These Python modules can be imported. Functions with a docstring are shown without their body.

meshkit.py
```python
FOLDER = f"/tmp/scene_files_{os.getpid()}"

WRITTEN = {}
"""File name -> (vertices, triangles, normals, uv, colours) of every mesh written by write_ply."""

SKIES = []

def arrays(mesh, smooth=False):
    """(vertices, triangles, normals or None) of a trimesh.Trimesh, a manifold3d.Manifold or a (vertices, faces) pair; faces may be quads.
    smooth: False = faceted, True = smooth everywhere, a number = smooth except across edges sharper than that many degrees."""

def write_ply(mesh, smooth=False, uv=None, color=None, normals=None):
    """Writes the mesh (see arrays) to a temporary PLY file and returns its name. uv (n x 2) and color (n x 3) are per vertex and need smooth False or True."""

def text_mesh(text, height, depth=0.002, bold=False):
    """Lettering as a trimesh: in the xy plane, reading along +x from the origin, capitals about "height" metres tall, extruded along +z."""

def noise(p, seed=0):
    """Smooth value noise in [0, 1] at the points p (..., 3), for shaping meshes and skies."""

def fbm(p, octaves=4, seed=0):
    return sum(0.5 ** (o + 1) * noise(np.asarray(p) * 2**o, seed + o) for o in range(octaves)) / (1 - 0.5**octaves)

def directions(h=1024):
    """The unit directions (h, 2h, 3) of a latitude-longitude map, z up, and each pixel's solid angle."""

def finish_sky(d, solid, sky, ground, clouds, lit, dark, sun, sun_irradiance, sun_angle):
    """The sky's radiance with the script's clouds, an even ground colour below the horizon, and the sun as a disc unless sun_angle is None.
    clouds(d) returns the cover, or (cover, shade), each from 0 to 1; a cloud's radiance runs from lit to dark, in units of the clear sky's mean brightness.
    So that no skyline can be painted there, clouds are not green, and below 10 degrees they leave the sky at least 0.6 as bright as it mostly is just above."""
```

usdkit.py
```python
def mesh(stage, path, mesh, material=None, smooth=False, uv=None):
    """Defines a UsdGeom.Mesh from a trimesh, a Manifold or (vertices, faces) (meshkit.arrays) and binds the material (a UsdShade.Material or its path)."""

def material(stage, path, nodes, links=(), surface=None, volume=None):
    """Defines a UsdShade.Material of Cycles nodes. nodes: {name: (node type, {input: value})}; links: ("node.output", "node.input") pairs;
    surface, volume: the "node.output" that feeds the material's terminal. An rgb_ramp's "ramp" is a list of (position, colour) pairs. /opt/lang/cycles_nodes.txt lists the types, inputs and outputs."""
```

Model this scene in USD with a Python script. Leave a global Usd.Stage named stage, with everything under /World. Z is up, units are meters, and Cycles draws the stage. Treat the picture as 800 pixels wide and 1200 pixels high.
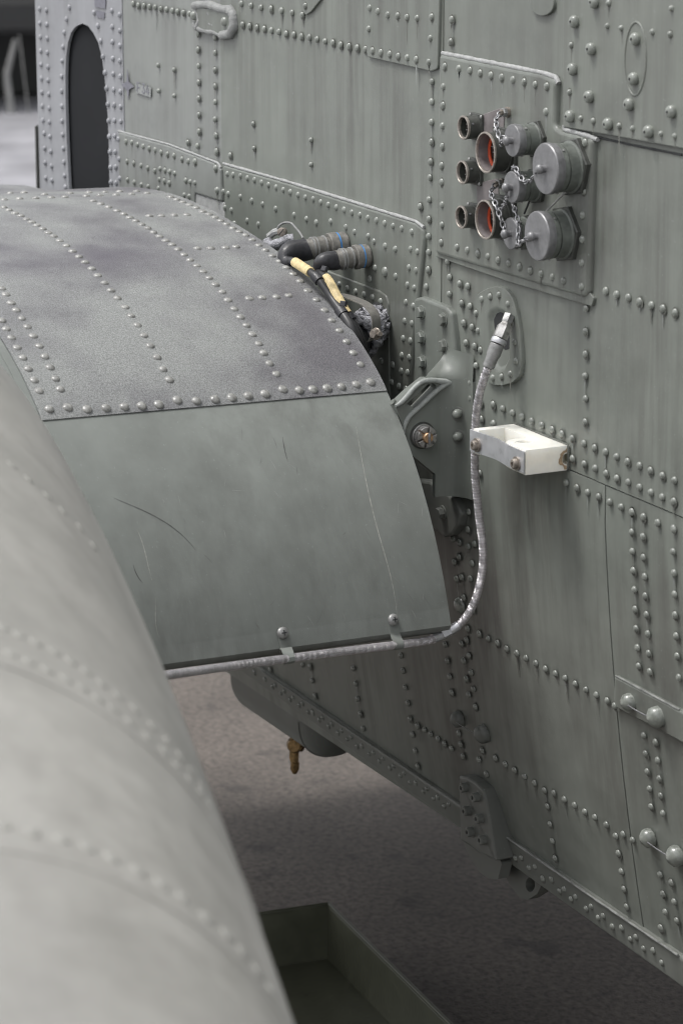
import math, random
import numpy as np, trimesh, usdkit, meshkit
from pxr import Usd, UsdGeom, UsdLux, UsdShade, Sdf, Gf
from manifold3d import Manifold, CrossSection
from shapely.geometry import Polygon

random.seed(7)
rng = np.random.default_rng(7)
stage = Usd.Stage.CreateInMemory()
UsdGeom.SetStageUpAxis(stage, UsdGeom.Tokens.z)
UsdGeom.SetStageMetersPerUnit(stage, 1.0)
UsdGeom.Xform.Define(stage, '/World')
UsdGeom.Scope.Define(stage, '/World/Looks')

# ------------------------------------------------------------------ camera, sky, sun, exposure
CAM = np.array([2.93416, -1.76597, 1.88494])      # metres, ground at z = 0, fuselage side in the plane y = 0
YAW, PITCH = math.radians(26.1845), math.radians(14.5912)
FPX, PW, PH = 3500.0, 800.0, 1200.0               # focal length in pixels of the photograph
EXPOSURE = 1.0
SUN_EL, SUN_AZ = math.radians(66), math.radians(208)   # azimuth measured from +y towards +x
SUN_INT, SKY_STR = 0.20, 0.125
FOCUS, FSTOP = 3.85, 8.5

Fh = np.array([-math.cos(YAW), math.sin(YAW), 0.0])
Rt = np.array([math.sin(YAW), math.cos(YAW), 0.0])
Fw = Fh * math.cos(PITCH) - np.array([0, 0, 1.0]) * math.sin(PITCH)
Up = np.cross(Rt, Fw)
cam = UsdGeom.Camera.Define(stage, '/World/camera')
m4 = Gf.Matrix4d(*[float(x) for x in (*Rt, 0, *Up, 0, *(-Fw), 0, *CAM, 1)])
cam.AddTransformOp().Set(m4)
cam.CreateFocalLengthAttr(FPX / PW * 24.0)
cam.CreateHorizontalApertureAttr(24.0)
cam.CreateVerticalApertureAttr(36.0)
cam.CreateFocusDistanceAttr(FOCUS)
cam.CreateFStopAttr(FSTOP)
cam.CreateClippingRangeAttr(Gf.Vec2f(0.05, 500))
cam.CreateExposureAttr(EXPOSURE)

sun = UsdLux.DistantLight.Define(stage, '/World/sun')
sd = np.array([math.sin(SUN_AZ) * math.cos(SUN_EL), math.cos(SUN_AZ) * math.cos(SUN_EL), math.sin(SUN_EL)])
sx = np.cross([0, 0, 1.0], sd); sx /= np.linalg.norm(sx); sy = np.cross(sd, sx)
sun.AddTransformOp().Set(Gf.Matrix4d(*[float(x) for x in (*sx, 0, *sy, 0, *sd, 0, 0, 0, 10, 1)]))
sun.CreateIntensityAttr(SUN_INT); sun.CreateAngleAttr(11.0); sun.CreateNormalizeAttr(True)
sun.CreateColorAttr(Gf.Vec3f(1.0, 0.97, 0.93))

skymat = usdkit.material(stage, '/World/Looks/sky', {
    'sky': ('sky_texture', {'sky_type': 'single_scattering', 'sun_disc': False, 'sun_elevation': SUN_EL, 'sun_rotation': SUN_AZ, 'aerosol_density': 2.0}),
    'grey': ('hsv', {'saturation': 0.10, 'value': 1.0}), 'sp': ('separate_xyz', {}), 'zr': ('map_range', {'from_min': 0.0, 'from_max': 0.95, 'to_min': 0.50, 'to_max': 1.30, 'clamp': True}), 'mz': ('mix', {'mix_type': 'multiply', 'fac': 1.0}),
    'tc': ('texture_coordinate', {}),
    'cl': ('noise_texture', {'scale': 2.2, 'detail': 5.0, 'roughness': 0.55}),
    'cr': ('rgb_ramp', {'ramp': [(0.3, (0.75, 0.76, 0.79)), (0.7, (1.25, 1.24, 1.22))]}),
    'mx': ('mix', {'mix_type': 'multiply', 'fac': 1.0}),
    'bg': ('background_shader', {'strength': SKY_STR})},
    [('sky.color', 'grey.color'), ('tc.generated', 'cl.vector'), ('cl.fac', 'cr.fac'), ('grey.color', 'mx.color1'), ('cr.color', 'mx.color2'), ('tc.generated', 'sp.vector'), ('sp.z', 'zr.value'), ('mx.color', 'mz.color1'), ('zr.result', 'mz.color2'), ('mz.color', 'bg.color')], surface='bg.background')
dome = UsdLux.DomeLight.Define(stage, '/World/sky')
UsdShade.MaterialBindingAPI.Apply(dome.GetPrim()).Bind(skymat)
dome.GetPrim().SetCustomDataByKey('kind', 'structure')
dome.GetPrim().SetCustomDataByKey('label', 'pale grey overcast sky')

# ------------------------------------------------------------------ measuring: from a pixel of the photograph to a place
A = np.array
def ray(px, py): return Fw * FPX + Rt * (px - PW / 2) - Up * (py - PH / 2)
def on_plane(px, py, n, c):
    d = ray(px, py); n = A(n, float); return CAM + d * ((c - CAM @ n) / (d @ n))
def on_y(px, py, y=0.0): return on_plane(px, py, (0, 1, 0), y)
def on_z(px, py, z=0.0): return on_plane(px, py, (0, 0, 1), z)
def on_x(px, py, x=0.0): return on_plane(px, py, (1, 0, 0), x)

# the side of the fuselage: upright above, curving in below
ZB, DA, DB = 1.1 - 0.1024, 0.06667, 0.1219
def dep(z):
    h = np.maximum(0, ZB - np.asarray(z, float)); return DA * h + DB * h * h
def wall_pt(x, z, h=0.0):
    x, z, h = np.broadcast_arrays(np.asarray(x, float), np.asarray(z, float), np.asarray(h, float))
    hh = np.maximum(0, ZB - z); s = np.where(z < ZB, DA + 2 * DB * hh, 0.0) ; L = np.sqrt(1 + s * s)
    return np.stack([x, dep(z) - h / L, z - h * s / L], -1)
def wall_n(z):
    s = (DA + 2 * DB * (ZB - z)) if z < ZB else 0.0
    n = A([0, -1.0, -s]); return n / np.linalg.norm(n)
def W(px, py):
    d = ray(px, py); y = 0.0
    for _ in range(10):
        P = CAM + d * ((y - CAM[1]) / d[1]); y = float(dep(P[2]))
    return P[0], P[2]

# ------------------------------------------------------------------ scene helpers
taken = {}
def child(parent, name):
    k = (parent, name); n = taken.get(k, 0); taken[k] = n + 1
    return f'{parent}/{name}' if n == 0 else f'{parent}/{name}_{n:03d}'
LOC = {}
def props(prim, label=None, cat=None, group=None, kind=None):
    for k, v in (('label', label), ('category', cat), ('group', group), ('kind', kind)):
        if v: prim.SetCustomDataByKey(k, v)
def thing(name, label, cat, loc, group=None):
    p = child('/World', name)
    x = UsdGeom.Xform.Define(stage, p); x.AddTranslateOp().Set(Gf.Vec3d(*map(float, loc)))
    props(x.GetPrim(), label, cat, group); LOC[p] = A(loc, float); return p
def part(parent, name, mesh, mat, smooth=35, label=None, kind=None, uv=None):
    p = child(parent, name); top = '/'.join(parent.split('/')[:3])
    off = LOC.get(top, np.zeros(3))
    if isinstance(mesh, (tuple, list)) : mesh = (A(mesh[0], float) - off, mesh[1])
    elif hasattr(mesh, 'to_mesh'): mesh = mesh.translate([float(-x) for x in off])
    else: mesh = mesh.copy(); mesh.apply_translation(-off)
    g = usdkit.mesh(stage, p, mesh, mat, smooth=smooth, uv=uv)
    props(g.GetPrim(), label=label, kind=kind); LOC.setdefault(top, off); return p
def obj(name, mesh, mat, label, cat=None, smooth=35, group=None, kind=None):
    p = child('/World', name)
    g = usdkit.mesh(stage, p, mesh, mat, smooth=smooth)
    props(g.GetPrim(), label, cat, group, kind); LOC[p] = np.zeros(3); return p

def cat(meshes): return trimesh.util.concatenate([m if isinstance(m, trimesh.Trimesh) else trimesh.Trimesh(*m, process=False) for m in meshes])
def frame(n):
    n = A(n, float) / np.linalg.norm(n); a = A([0, 0, 1.0]) if abs(n[2]) < 0.9 else A([1.0, 0, 0])
    u = np.cross(a, n); u /= np.linalg.norm(u); return u, np.cross(n, u), n
def lathe(prof, base, axis, seg=24, spin=0.0):
    """prof: (radius, height) pairs along the axis, from the base outwards; closed on the axis where radius is 0."""
    u, v, n = frame(axis); base = A(base, float); V, Fc, rings = [], [], []
    th = np.arange(seg) * 2 * np.pi / seg + spin
    for r, h in prof:
        if r <= 1e-9: V.append((base + n * h)[None]); rings.append(None)
        else: V.append(base + n * h + r * (np.cos(th)[:, None] * u + np.sin(th)[:, None] * v)); rings.append(seg)
    st = np.cumsum([0] + [len(x) for x in V])
    for i in range(len(prof) - 1):
        a, b = st[i], st[i + 1]
        for k in range(seg):
            k2 = (k + 1) % seg
            if rings[i] and rings[i + 1]: Fc += [(a + k, a + k2, b + k2), (a + k, b + k2, b + k)]
            elif rings[i]: Fc.append((a + k, a + k2, b))
            elif rings[i + 1]: Fc.append((a, b + k2, b + k))
    return trimesh.Trimesh(np.vstack(V), A(Fc), process=False)
def resample(P, n):
    P = A(P, float); s = np.r_[0, np.cumsum(np.linalg.norm(np.diff(P, axis=0), axis=1))]
    q = np.linspace(0, s[-1], n); return np.stack([np.interp(q, s, P[:, k]) for k in range(P.shape[1])], 1)
def spline(P, n):
    from scipy.interpolate import CubicSpline
    P = A(P, float); s = np.r_[0, np.cumsum(np.linalg.norm(np.diff(P, axis=0), axis=1))]
    return CubicSpline(s, P)(np.linspace(0, s[-1], n))
def frames_along(P):
    T = np.gradient(P, axis=0); T /= np.linalg.norm(T, axis=1)[:, None]
    u = frame(T[0])[0]; U = []
    for t in T:
        u = u - t * (u @ t); u /= np.linalg.norm(u); U.append(u)
    U = A(U); return T, U, np.cross(T, U)
def tube(P, r, seg=10, caps=True):
    P = A(P, float); T, U, Vv = frames_along(P); r = np.broadcast_to(r, len(P))
    th = np.arange(seg) * 2 * np.pi / seg
    V = (P[:, None] + r[:, None, None] * (np.cos(th)[None, :, None] * U[:, None] + np.sin(th)[None, :, None] * Vv[:, None])).reshape(-1, 3)
    i = np.arange(len(P) - 1)[:, None] * seg; k = np.arange(seg)[None]; k2 = (k + 1) % seg
    Fc = np.concatenate([np.stack([i + k, i + k2, i + seg + k2], -1).reshape(-1, 3), np.stack([i + k, i + seg + k2, i + seg + k], -1).reshape(-1, 3)])
    if caps:
        n0, n1 = len(V), len(V) + 1; V = np.vstack([V, P[0], P[-1]]); b = (len(P) - 1) * seg; kk = np.arange(seg); kk2 = (kk + 1) % seg
        Fc = np.vstack([Fc, np.stack([kk2, kk, np.full(seg, n0)], -1), np.stack([b + kk, b + kk2, np.full(seg, n1)], -1)])
    return trimesh.Trimesh(V, Fc, process=False)
def rounded(pts, r, q=4):
    p = Polygon(pts)
    if r > 0: p = p.buffer(-r, quad_segs=q).buffer(2 * r, quad_segs=q).buffer(-r, quad_segs=q)
    p = p.simplify(r * 0.02 if r else 0); return p
def ring_pts(poly):
    c = A(poly.exterior.coords)[:-1]
    if not poly.exterior.is_ccw: c = c[::-1]
    return c
def inset(c, b):
    e = np.roll(c, -1, 0) - c; e /= np.linalg.norm(e, axis=1)[:, None]; n = np.stack([-e[:, 1], e[:, 0]], 1)
    m = n + np.roll(n, 1, 0); m /= np.maximum(1e-6, (m * n).sum(1))[:, None]
    L = np.linalg.norm(m, axis=1, keepdims=True); return c + b * m * np.minimum(1, 2.0 / L)
def bevel_plate(pts, r, t, b, place, base=-0.001, steps=3):
    """A plate with a rounded outline and a rounded upper edge. pts in the plane; place(x, y, h) -> points in space."""
    c = ring_pts(rounded(pts, r)); n = len(c); V = [place(c[:, 0], c[:, 1], base)]
    for k in range(steps + 1):
        a = k / steps * np.pi / 2; d = inset(c, b * (1 - np.cos(a))) if k else c
        V.append(place(d[:, 0], d[:, 1], t - b * (1 - np.sin(a)) if b < t else t * np.sin(a) if k else 0.0))
    tv, tf = trimesh.creation.triangulate_polygon(Polygon(d), engine='earcut')
    V = np.vstack(V); Fc = []
    for i in range(len(V) // n - 1):
        k = np.arange(n); k2 = (k + 1) % n; a, b2 = i * n, (i + 1) * n
        Fc += [np.stack([a + k, a + k2, b2 + k2], 1), np.stack([a + k, b2 + k2, b2 + k], 1)]
    o = len(V); Vt = place(tv[:, 0], tv[:, 1], t); cr = np.cross(tv[tf[:, 1]] - tv[tf[:, 0]], tv[tf[:, 2]] - tv[tf[:, 0]])
    tf = np.where((cr > 0)[:, None], tf, tf[:, ::-1])
    return trimesh.Trimesh(np.vstack([V, Vt]), np.vstack(Fc + [tf + o]), process=False)
def on_wall(x, z, h):
    return wall_pt(x, z, np.broadcast_to(h, np.shape(x)))
def flip(m): return trimesh.Trimesh(m.vertices, m.faces[:, ::-1], process=False)
def wall_plate(pxpts, r, t, b, base=-0.001):
    return bevel_plate([W(*p) for p in pxpts], r, t, b, on_wall, base)
def solid(poly, origin, ex, ey, thick, bev=0.0015):
    """A bevelled prism: 2-D outline in (ex, ey) from the origin, thick along ex x ey."""
    ex, ey = A(ex, float), A(ey, float); en = np.cross(ex, ey); o = A(origin, float)
    def place(x, y, h): return o + np.multiply.outer(x, ex) + np.multiply.outer(y, ey) + np.multiply.outer(np.broadcast_to(h, np.shape(x)), en)
    c = ring_pts(Polygon(poly)); n = len(c); V = []
    for d, h in ((bev, 0), (0, bev), (0, thick - bev), (bev, thick)):
        q = inset(c, d) if d else c; V.append(place(q[:, 0], q[:, 1], h))
    q = inset(c, bev); tv, tf = trimesh.creation.triangulate_polygon(Polygon(q), engine='earcut')
    cr = np.cross(tv[tf[:, 1]] - tv[tf[:, 0]], tv[tf[:, 2]] - tv[tf[:, 0]]); tf = np.where((cr > 0)[:, None], tf, tf[:, ::-1])
    Fc = []
    for i in range(3):
        k = np.arange(n); k2 = (k + 1) % n
        Fc += [np.stack([i * n + k, i * n + k2, (i + 1) * n + k2], 1), np.stack([i * n + k, (i + 1) * n + k2, (i + 1) * n + k], 1)]
    o1 = 4 * n; o2 = o1 + len(tv)
    return trimesh.Trimesh(np.vstack(V + [place(tv[:, 0], tv[:, 1], 0), place(tv[:, 0], tv[:, 1], thick)]), np.vstack(Fc + [tf[:, ::-1] + o1, tf + o2]), process=False)
def box(x0, x1, y0, y1, z0, z1, bev=0.002):
    return solid([(x0, y0), (x1, y0), (x1, y1), (x0, y1)], (0, 0, z0), (1, 0, 0), (0, 1, 0), z1 - z0, bev)
def dome(P, n, r, h, seg=12, rings=4, lip=0.0, sink=0.0006):
    pr = [(r * math.cos(a), h * math.sin(a)) for a in np.linspace(0, np.pi / 2, rings + 1)[:-1]] + [(0, h)]
    return lathe([(r * 1.02, -sink)] + pr, P, n, seg, spin=random.random())
def hexhead(P, n, r, h, spin=0.0, washer=0.0, seg=6):
    ms = [lathe([(r, -0.0005), (r, h * 0.8), (r * 0.86, h), (0, h)], P, n, seg, spin)]
    if washer: ms.append(lathe([(washer, -0.0005), (washer, h * 0.18), (washer * 0.93, h * 0.24), (0, h * 0.24)], P, n, 20))
    return cat(ms)

# ------------------------------------------------------------------ materials
def mat(name, nodes, links, surface='p.BSDF'): return usdkit.material(stage, '/World/Looks/' + name, nodes, links, surface=surface)
def plain(name, col, rough=0.5, metal=0.0, bump=0.0, scale=60.0, var=0.25, spec=0.5, sss=0.0):
    n = {'g': ('geometry', {}), 'no': ('noise_texture', {'scale': scale, 'detail': 5.0, 'roughness': 0.6}),
         'cr': ('rgb_ramp', {'ramp': [(0.25, tuple(c * (1 - var) for c in col)), (0.75, tuple(min(1, c * (1 + var)) for c in col))]}),
         'rr': ('map_range', {'from_min': 0.2, 'from_max': 0.8, 'to_min': max(0.05, rough - 0.12), 'to_max': min(1, rough + 0.12)}),
         'p': ('principled_bsdf', {'metallic': metal, 'specular_ior_level': spec, 'subsurface_weight': sss, 'subsurface_scale': 0.008, 'subsurface_radius': (1.0, 0.8, 0.6)})}
    l = [('g.position', 'no.vector'), ('no.fac', 'cr.fac'), ('cr.color', 'p.base_color'), ('no.fac', 'rr.value'), ('rr.result', 'p.roughness')]
    if bump:
        n['nb'] = ('noise_texture', {'scale': scale * 6, 'detail': 4.0}); n['b'] = ('bump', {'strength': 0.6, 'distance': bump})
        l += [('g.position', 'nb.vector'), ('nb.fac', 'b.height'), ('b.normal', 'p.normal')]
    return mat(name, n, l)
def paint(name, col, oil_shade=(), rough=0.42, streak=0.55, dirt=(0.055, 0.052, 0.047), spec=0.5, dents=0.0040, pale=(0.27, 0.29, 0.28)):
    """Weathered matt aircraft paint: runs of dirt down the side, pale scuffs, grime with painted shade, shallow dents in the sheet."""
    n = {'g': ('geometry', {}),
         'ms': ('mapping', {'scale': (30, 30, 1.7)}), 'ns': ('noise_texture', {'scale': 1.0, 'detail': 6.0, 'roughness': 0.66, 'distortion': 0.25}), 'nk': ('noise_texture', {'scale': 2.6, 'detail': 3.0}), 'rk': ('map_range', {'from_min': 0.35, 'from_max': 0.65, 'to_min': 0.1, 'to_max': 1.0, 'clamp': True}), 'mk': ('math', {'math_type': 'multiply'}),
         'rs': ('rgb_ramp', {'ramp': [(0.42, (0, 0, 0)), (0.68, (1, 1, 1))]}),
         'nm': ('noise_texture', {'scale': 5.5, 'detail': 6.0, 'roughness': 0.62}),
         'rm': ('rgb_ramp', {'ramp': [(0.3, tuple(c * 0.80 for c in col)), (0.52, col), (0.75, tuple(c * 1.2 for c in col))]}),
         'mm': ('math', {'math_type': 'multiply', 'value2': streak}),
         'mx': ('mix', {'color2': dirt}),
         'nf': ('noise_texture', {'scale': 260.0, 'detail': 3.0, 'roughness': 0.7}),
         'rf': ('rgb_ramp', {'ramp': [(0.655, (0, 0, 0)), (0.72, (1, 1, 1))]}),
         'fp': ('math', {'math_type': 'multiply', 'value2': 0.5}),
         'mp': ('mix', {'color2': pale}),
         'mw': ('mapping', {'scale': (120, 120, 5)}), 'nw': ('noise_texture', {'scale': 1.0, 'detail': 3.0}),
         'rw': ('rgb_ramp', {'ramp': [(0.64, (0, 0, 0)), (0.85, (1, 1, 1))]}), 'fw': ('math', {'math_type': 'multiply', 'value2': 0.10}),
         'mq': ('mix', {'color2': pale}),
         'rr': ('map_range', {'from_min': 0.25, 'from_max': 0.75, 'to_min': rough - 0.09, 'to_max': rough + 0.13}),
         'nd': ('noise_texture', {'scale': 9.0, 'detail': 2.0}), 'bd': ('bump', {'strength': 1.0, 'distance': dents}),
         'nq': ('noise_texture', {'scale': 700.0, 'detail': 3.0}), 'bq': ('bump', {'strength': 0.35, 'distance': 0.0004}),
         'p': ('principled_bsdf', {'specular_ior_level': spec})}
    l = [('g.position', 'ms.vector'), ('ms.vector', 'ns.vector'), ('ns.fac', 'rs.fac'), ('g.position', 'nm.vector'), ('nm.fac', 'rm.fac'),
         ('rs.color', 'mk.value1'), ('g.position', 'nk.vector'), ('nk.fac', 'rk.value'), ('rk.result', 'mk.value2'), ('mk.value', 'mm.value1'), ('mm.value', 'mx.fac'), ('rm.color', 'mx.color1'),
         ('g.position', 'nf.vector'), ('nf.fac', 'rf.fac'), ('rf.color', 'fp.value1'), ('fp.value', 'mp.fac'), ('mx.color', 'mp.color1'),
         ('g.position', 'mw.vector'), ('mw.vector', 'nw.vector'), ('nw.fac', 'rw.fac'), ('rw.color', 'fw.value1'), ('fw.value', 'mq.fac'), ('mp.color', 'mq.color1'), ('mq.color', 'p.base_color'),
         ('nm.fac', 'rr.value'), ('rr.result', 'p.roughness'),
         ('g.position', 'nd.vector'), ('nd.fac', 'bd.height'), ('g.position', 'nq.vector'), ('nq.fac', 'bq.height'), ('bd.normal', 'bq.normal'), ('bq.normal', 'p.normal')]
    last = 'mq.color'
    for i, (c_, sc_, f_) in enumerate(oil_shade):
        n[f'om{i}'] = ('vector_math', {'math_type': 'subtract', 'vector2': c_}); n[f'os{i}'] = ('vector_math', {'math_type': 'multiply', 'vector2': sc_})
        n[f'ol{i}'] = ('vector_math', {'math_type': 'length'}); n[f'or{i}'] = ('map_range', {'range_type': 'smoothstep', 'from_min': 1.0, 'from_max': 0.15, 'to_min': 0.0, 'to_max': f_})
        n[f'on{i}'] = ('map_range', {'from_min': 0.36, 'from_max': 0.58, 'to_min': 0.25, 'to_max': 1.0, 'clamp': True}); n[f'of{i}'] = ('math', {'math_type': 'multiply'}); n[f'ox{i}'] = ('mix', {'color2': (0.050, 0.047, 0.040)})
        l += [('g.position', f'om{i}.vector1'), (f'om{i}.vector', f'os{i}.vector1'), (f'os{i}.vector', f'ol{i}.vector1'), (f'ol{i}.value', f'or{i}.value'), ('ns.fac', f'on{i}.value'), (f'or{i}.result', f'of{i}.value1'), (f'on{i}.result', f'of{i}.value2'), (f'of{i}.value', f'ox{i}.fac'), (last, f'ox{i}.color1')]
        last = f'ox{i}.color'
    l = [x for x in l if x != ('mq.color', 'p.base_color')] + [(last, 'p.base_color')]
    return mat(name, n, l)
GREEN = (0.157, 0.169, 0.150)
M = {}
def oil_shade_at(px, py, rx, rz, f): x, z = W(px, py); return ((float(x), 0.0, float(z)), (1 / rx, 0.0, 1 / rz), f)
OIL_SHADE = [oil_shade_at(625, 585, 0.11, 0.11, 0.75), oil_shade_at(520, 600, 0.13, 0.30, 0.8), oil_shade_at(525, 830, 0.16, 0.22, 0.6), oil_shade_at(450, 400, 0.2, 0.16, 0.5), oil_shade_at(610, 250, 0.17, 0.12, 0.35), oil_shade_at(720, 900, 0.13, 0.25, 0.35)]  # oily grime plus painted shade around the wing gap, bracket and block
M['skin'] = paint('fuselage_paint', GREEN, oil_shade=OIL_SHADE, rough=0.36, spec=0.7, streak=0.78)
M['skin_mid'] = paint('half_sheen_fuselage_paint', (0.194, 0.204, 0.192), rough=0.36, spec=0.7, streak=0.5)  # middle tint carries part of the grazing sky sheen
M['skin_pale'] = paint('pale_sheen_fuselage_paint', (0.245, 0.250, 0.264), streak=0.3, rough=0.36, spec=0.7)  # paler base carries part of the grazing sky sheen
M['plate'] = paint('plate_paint', (0.146, 0.158, 0.140), oil_shade=OIL_SHADE, streak=0.7, rough=0.36, spec=0.7)
M['plate_mid'] = paint('half_sheen_plate_paint', (0.186, 0.196, 0.184), streak=0.5, rough=0.36, spec=0.7)  # same painted sheen as the panel beneath
M['strip'] = paint('strip_paint', (0.150, 0.158, 0.143), streak=0.35)
M['rivet'] = plain('rivet_paint', (0.182, 0.194, 0.174), rough=0.24, var=0.35, scale=90, spec=0.9)
M['rivet_pale'] = plain('pale_sheen_rivet_paint', (0.255, 0.26, 0.278), rough=0.30, var=0.25, scale=90, spec=0.75)  # rivets tinted with the front panel's painted sheen
M['wing'] = paint('wing_paint', (0.180, 0.193, 0.179), streak=0.4, rough=0.44, dents=0.0014)
M['bead'] = plain('pale_skylit_sealant', (0.34, 0.345, 0.34), rough=0.45, var=0.3, scale=140, bump=0.0015)  # pale tone includes the sky light caught by upward bevels
M['sealant'] = plain('lumpy_sealant', (0.25, 0.255, 0.25), rough=0.5, var=0.25, scale=90, bump=0.003)
M['dark'] = plain('dark_interior', (0.016, 0.017, 0.018), rough=0.6)
M['arch'] = plain('dark_window_panel', (0.017, 0.018, 0.020), rough=0.75, var=0.25, scale=12, spec=0.12)
M['steel'] = plain('bare_steel', (0.42, 0.41, 0.40), rough=0.35, metal=0.9, var=0.3, scale=120, bump=0.0004)
M['dull'] = plain('dull_grey_metal', (0.28, 0.28, 0.275), rough=0.42, metal=0.65, var=0.3, scale=110, bump=0.0003)
M['cap'] = plain('grey_cap_metal', (0.215, 0.215, 0.22), rough=0.42, metal=0.55, var=0.22, scale=120, bump=0.0003)
M['capside'] = plain('green_grey_metal', (0.105, 0.115, 0.103), rough=0.4, var=0.3, scale=100, bump=0.0003)
M['socket'] = plain('dark_green_metal', (0.048, 0.050, 0.045), rough=0.42, var=0.35, scale=110, metal=0.15)
M['rimwear'] = plain('worn_rim_metal', (0.33, 0.30, 0.27), rough=0.4, metal=0.7, var=0.4, scale=200)
M['red'] = plain('red_rubber', (0.62, 0.085, 0.03), rough=0.5, var=0.3, scale=120)
M['insert'] = plain('brown_insert', (0.055, 0.043, 0.040), rough=0.5, var=0.4, scale=150)
M['chain'] = plain('chain_metal', (0.30, 0.30, 0.31), rough=0.35, metal=0.85, var=0.25, scale=200)
M['brown'] = plain('brownish_plate', (0.15, 0.135, 0.135), rough=0.5, var=0.35, scale=70)
M['rubber'] = plain('black_rubber', (0.022, 0.022, 0.025), rough=0.36, var=0.3, scale=90, bump=0.0006)
M['cable'] = plain('black_cable', (0.018, 0.018, 0.019), rough=0.4, var=0.3, scale=90)
M['tape'] = plain('yellowed_tape', (0.62, 0.50, 0.27), rough=0.55, var=0.3, scale=160, bump=0.0006)
M['blue'] = plain('blue_ring_paint', (0.05, 0.20, 0.48), rough=0.45, var=0.25, scale=150)
M['plug'] = plain('plug_metal', (0.185, 0.178, 0.163), rough=0.45, metal=0.45, var=0.35, scale=140, bump=0.0004)
M['braid'] = plain('braided_steel', (0.66, 0.635, 0.65), rough=0.36, metal=0.92, var=0.06, scale=40)
M['braid_dark'] = plain('braided_steel_dark', (0.36, 0.345, 0.355), rough=0.38, metal=0.9, var=0.06, scale=40)
M['core'] = plain('hose_core', (0.13, 0.12, 0.125), rough=0.5, metal=0.5)
M['nylon'] = plain('white_nylon', (0.68, 0.66, 0.595), rough=0.40, var=0.12, scale=26, sss=0.3, bump=0.0004)
M['strap'] = plain('aluminium_strap', (0.56, 0.56, 0.58), rough=0.40, metal=0.85, var=0.12, scale=60, bump=0.0003)
M['bolt'] = plain('brown_steel_bolt', (0.26, 0.23, 0.20), rough=0.38, metal=0.75, var=0.4, scale=200)
M['copper'] = plain('copper_bolt', (0.55, 0.36, 0.22), rough=0.36, metal=0.85, var=0.3, scale=180)
M['brass'] = plain('tarnished_brass', (0.25, 0.165, 0.075), rough=0.34, metal=0.75, var=0.7, scale=90)
M['foil'] = plain('crumpled_foil', (0.30, 0.30, 0.32), rough=0.36, metal=0.8, var=0.7, scale=150, bump=0.004)  # foil tone lowered to stand for shade inside the wing gap
M['casting'] = paint('casting_paint', (0.122, 0.128, 0.117), streak=0.25, dents=0.001, rough=0.4)
M['bracket'] = paint('bracket_paint', (0.142, 0.154, 0.138), streak=0.65, dents=0.0008, rough=0.38)
M['bracket_lit_edge'] = plain('lit_bracket_edge', (0.27, 0.285, 0.27), rough=0.36, var=0.3, scale=110, bump=0.0006)  # lighter tone stands for sky light on the upward-facing rails
M['strip_edge'] = plain('worn_strip_edge', (0.21, 0.215, 0.205), rough=0.4, var=0.55, scale=70, bump=0.0012)
M['grime'] = plain('rivet_grime', (0.110, 0.114, 0.101), rough=0.6, var=0.35, scale=60, spec=0.3)
M['run_dark'] = plain('dark_dirt_run', (0.122, 0.124, 0.110), rough=0.5, var=0.25, scale=60)
M['run_pale'] = plain('pale_dirt_run', (0.200, 0.212, 0.200), rough=0.45, var=0.25, scale=60)
M['pod'] = paint('pod_paint', (0.262, 0.255, 0.236), streak=0.6, rough=0.36, dents=0.0055, dirt=(0.16, 0.155, 0.14), pale=(0.36, 0.355, 0.335))
M['podrivet'] = plain('pod_rivet_paint', (0.262, 0.258, 0.236), rough=0.45, var=0.1)
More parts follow.
